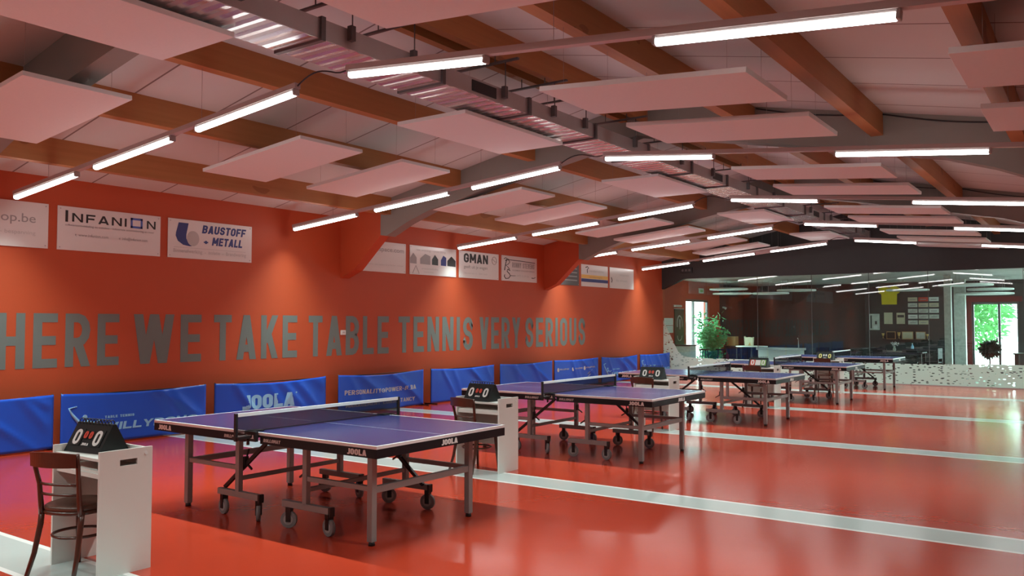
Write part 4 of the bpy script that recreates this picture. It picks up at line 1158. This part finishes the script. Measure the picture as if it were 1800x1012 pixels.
pp = thing('dark_potted_shrub', 'dark round shrub in a pot silhouetted in the garden door', 'plant', (2.76, 23.0, 0))
MB().lathe([(.10, 0), (.14, .28), (.15, .30), (.12, .29)], (0, 0, 0), 16).build('pot', M['black'], pp)
MB().cyl((0, 0, .25), (0, 0, .7), .02, .015, 8).build('stem', M['bark'], pp)


def ball():
    v_ = Vector((random.gauss(0, 1), random.gauss(0, 1), random.gauss(0, 1))).normalized() * random.uniform(.0, .23)
    return Vector((v_.x, v_.y, .84 + v_.z * .9)), (v_.x + random.uniform(-.1, .1), v_.y, v_.z + random.uniform(-.1, .1))


leaves(1300, ball, .13, M['dark_leaf'], 'leaves', pp)

# outside: paving and trees
struct(MB().b2(-40, 40, YB + .2, 70, -.15, -.02).build('ground_garden', M['paving']), 'bright paving outside the garden door')
struct(MB().b2(XR + .2, 40, 8, YB + .2, -.15, -.02).build('ground_window', M['paving']), 'paving outside the added bar window')
struct(MB().b2(-40, XL - .2, 8, YB + .2, -.15, -.02).build('ground_side', M['paving']), 'bright paving outside the glazed opening')


def tree(x, y, h_, r, n, label, low=.6):
    t = thing('garden_tree', label, 'tree', (x, y, -.02), 0, 'trees outside the glass doors')
    MB().tube([(0, 0, 0), (.05, .03, h_ * .35), (0, 0, h_ * .7)], [.12, .09, .05], 8).build('trunk', M['bark'], t)
    def fn():
        while True:
            v_ = Vector((random.uniform(-1, 1), random.uniform(-1, 1), random.uniform(-1, 1)))
            if .2 < v_.length < 1: break
        q = Vector((v_.x * r, v_.y * r, low + (h_ - low) * (v_.z + 1) / 2))
        return q, (v_.x + random.uniform(-.6, .6), v_.y + random.uniform(-.6, .6), random.uniform(-.8, .5))
    leaves(n, fn, .30, M['leaf2'], 'leaves', t)


tree(1.3, 30.5, 4.6, 1.45, 4200, 'leafy green tree filling the garden door pane', .55)
tree(-2.2, 34.5, 5.2, 1.8, 2600, 'leafy green tree deeper in the garden, behind the other one')
tree(-10.5, 23.8, 2.0, 1.6, 1800, 'low green bush outside the glazed side opening', .1)

# ---------------------------------------------------------------- bar furniture
def round_table(x, y, r, h_, label, m='white_disc'):
    t = thing('round_table', label, 'table', (x, y, 0))
    MB().lathe([(r - .01, h_ - .03), (r, h_ - .02), (r, h_ - .008), (r - .01, h_)], (0, 0, 0), 32).build('tabletop', M[m], t)
    MB().cyl((0, 0, .03), (0, 0, h_ - .03), .035, seg=12).build('pedestal', M['black'], t); MB().lathe([(.24, 0), (.23, .02), (.05, .04)], (0, 0, 0), 20).build('foot_plate', M['black'], t)


round_table(-4.15, 22.5, .52, .84, 'pale round table holding the yellow bag in the bar room')
bag = thing('paper_bag', 'yellow paper bag standing on the pale round table', 'bag', (-4.24, 22.5, .84))
b_ = MB(); b_.prism([(-.13, -.06, 0), (.13, -.06, 0), (.15, -.06, .30), (.10, -.06, .28), (0, -.06, .30), (-.10, -.06, .28), (-.15, -.06, .33)], (0, .12, 0)); b_.build('bag_body', M['cream'], bag)
MB().prism([(-.02, -.062, .02), (.08, -.062, .02), (.05, -.062, .13)], (0, -.002, 0)).build('print', M['tan'], bag)
cb = tag(MB().b2(-.16, .16, -.16, .16, 0, .33, .004).build('cardboard_box', M['tan']), 'tan box on the small side table behind the bamboo', 'box'); cb.location = (-5.38, 24.0, .80)
st2 = thing('side_table', 'small dark side table under the tan box', 'table', (-5.36, 24.0, 0))
MB().b2(-.25, .25, -.25, .25, .77, .80).build('tabletop', M['dark_wood'], st2)
for a in (-1, 1):
    for b in (-1, 1): MB().b2(a * .22 - .02, a * .22 + .02, b * .22 - .02, b * .22 + .02, 0, .77).build('leg', M['dark_wood'], st2)
ct = thing('bar_counter', 'pale bar counter in front of the dark wall', 'counter', (-3.4, 23.2, 0))
MB().b2(-.75, .75, -.3, .3, .70, .78, .01).build('countertop', M['sign'], ct); MB().b2(-.7, .7, -.25, .25, 0, .70).build('counter_body', M['white'], ct)
tp = thing('beer_tap', 'slim metal tap at the end of the pale counter', 'tap', (-2.78, 23.1, .78))
MB().tube([(0, 0, 0), (0, 0, .28), (0, -.06, .33), (0, -.12, .30)], .02, 8).build('spout', M['galv_rib'], tp); MB().cyl((0, 0, .30), (0, 0, .42), .012, .02, 8).build('tap_handle', M['black'], tp)


def stool(x, y, label, h_=.78):
    t = thing('bar_stool', label, 'stool', (x, y, 0), random.uniform(0, 1), 'black bar stools')
    MB().lathe([(.16, h_ - .04), (.17, h_ - .02), (.16, h_)], (0, 0, 0), 18).build('seat', M['black'], t)
    for k in range(4):
        a = k * PI / 2 + .78; MB().cyl((.20 * math.cos(a), .20 * math.sin(a), 0), (.11 * math.cos(a), .11 * math.sin(a), h_ - .03), .014, seg=6).build('leg', M['black'], t)
    MB().tube([(.165 * math.cos(a), .165 * math.sin(a), .28) for a in [i * PI / 8 for i in range(16)]], .009, 5, True).build('foot_ring', M['black'], t)


stool(-4.95, 20.35, 'black bar stool before the dark banner'); stool(-4.55, 20.75, 'black bar stool between banner and bamboo')
pd = thing('bar_cabinet', 'pale green grey cabinet behind the frosted curve of the glass', 'cabinet', (-5.28, 19.55, 0))
MB().b2(-.3, .3, -.22, .22, 0, .90, .01).build('cabinet_body', M['column'], pd); MB().b2(-.32, .32, -.24, .24, .90, .93).build('cabinet_top', M['black'], pd)
MB().b2(-.27, .27, -.232, -.2205, .06, .84).build('door', M['column'], pd)


def cafe_table(x, y, w, label):
    t = thing('cafe_table', label, 'table', (x, y, 0), 0, 'dark tables in the bar room')
    MB().b2(-w / 2, w / 2, -.4, .4, .71, .745, .005).build('tabletop', M['dark_wood'], t)
    for a in (-1, 1):
        for b in (-1, 1): MB().b2(a * (w / 2 - .06) - .025, a * (w / 2 - .06) + .025, b * .34 - .025, b * .34 + .025, 0, .71).build('leg', M['dark_wood'], t)


def cafe_chair(x, y, rz, label):
    t = thing('cafe_chair', label, 'chair', (x, y, 0), rz, 'dark chairs in the bar room')
    MB().b2(-.2, .2, -.2, .2, .42, .46, .01).build('seat', M['black'], t); MB().b2(-.2, .2, -.21, -.18, .55, .86, .01).build('backrest', M['black'], t)
    for a in (-1, 1):
        MB().b2(a * .18 - .015, a * .18 + .015, -.21, -.18, 0, .6).build('leg', M['black'], t); MB().b2(a * .18 - .015, a * .18 + .015, .165, .195, 0, .42).build('leg', M['black'], t)


cafe_table(.35, 22.6, 1.5, 'long dark table below the trophies'); cafe_table(-1.3, 22.4, 1.2, 'dark table behind the last table tennis table'); cafe_table(3.85, 23.3, 1.0, 'dark table beside the dark shrub')
for i, (x, y, rz, lb) in enumerate(((.0, 22.0, 0, 'dark chair at the long table, cabinet side'), (.8, 22.0, .1, 'dark chair at the long table, pillar side'), (1.3, 22.7, 1.4, 'dark chair at the end of the long table by the pillar'), (-1.6, 21.8, 0, 'dark chair at the table behind the last net'),
                                    (-.95, 21.8, -.1, 'dark chair between the two dark tables'), (3.9, 22.6, 0, 'dark chair before the garden door'))):
    cafe_chair(x, y, rz, lb)
vs2 = thing('flower_vase', 'pale vase of white flowers on the long dark table', 'vase', (.25, 22.65, .745))
MB().lathe([(.03, 0), (.05, .06), (.025, .14), (.03, .16)], (0, 0, 0), 14).build('vase_body', M['column'], vs2)
leaves(60, lambda: (Vector((random.gauss(0, .05), random.gauss(0, .05), .2 + random.gauss(0, .03))), (random.uniform(-1, 1), random.uniform(-1, 1), random.uniform(0, 1))), .07, M['white_print'], 'flowers', vs2)
bt = thing('water_bottle', 'pale blue bottle on the long dark table', 'bottle', (.78, 22.5, .745))
MB().lathe([(.035, 0), (.04, .02), (.04, .16), (.015, .21), (.015, .24)], (0, 0, 0), 14).build('bottle_body', M['pale_blue'], bt); MB().cyl((0, 0, .24), (0, 0, .26), .017, seg=10).build('cap', M['white_print'], bt)
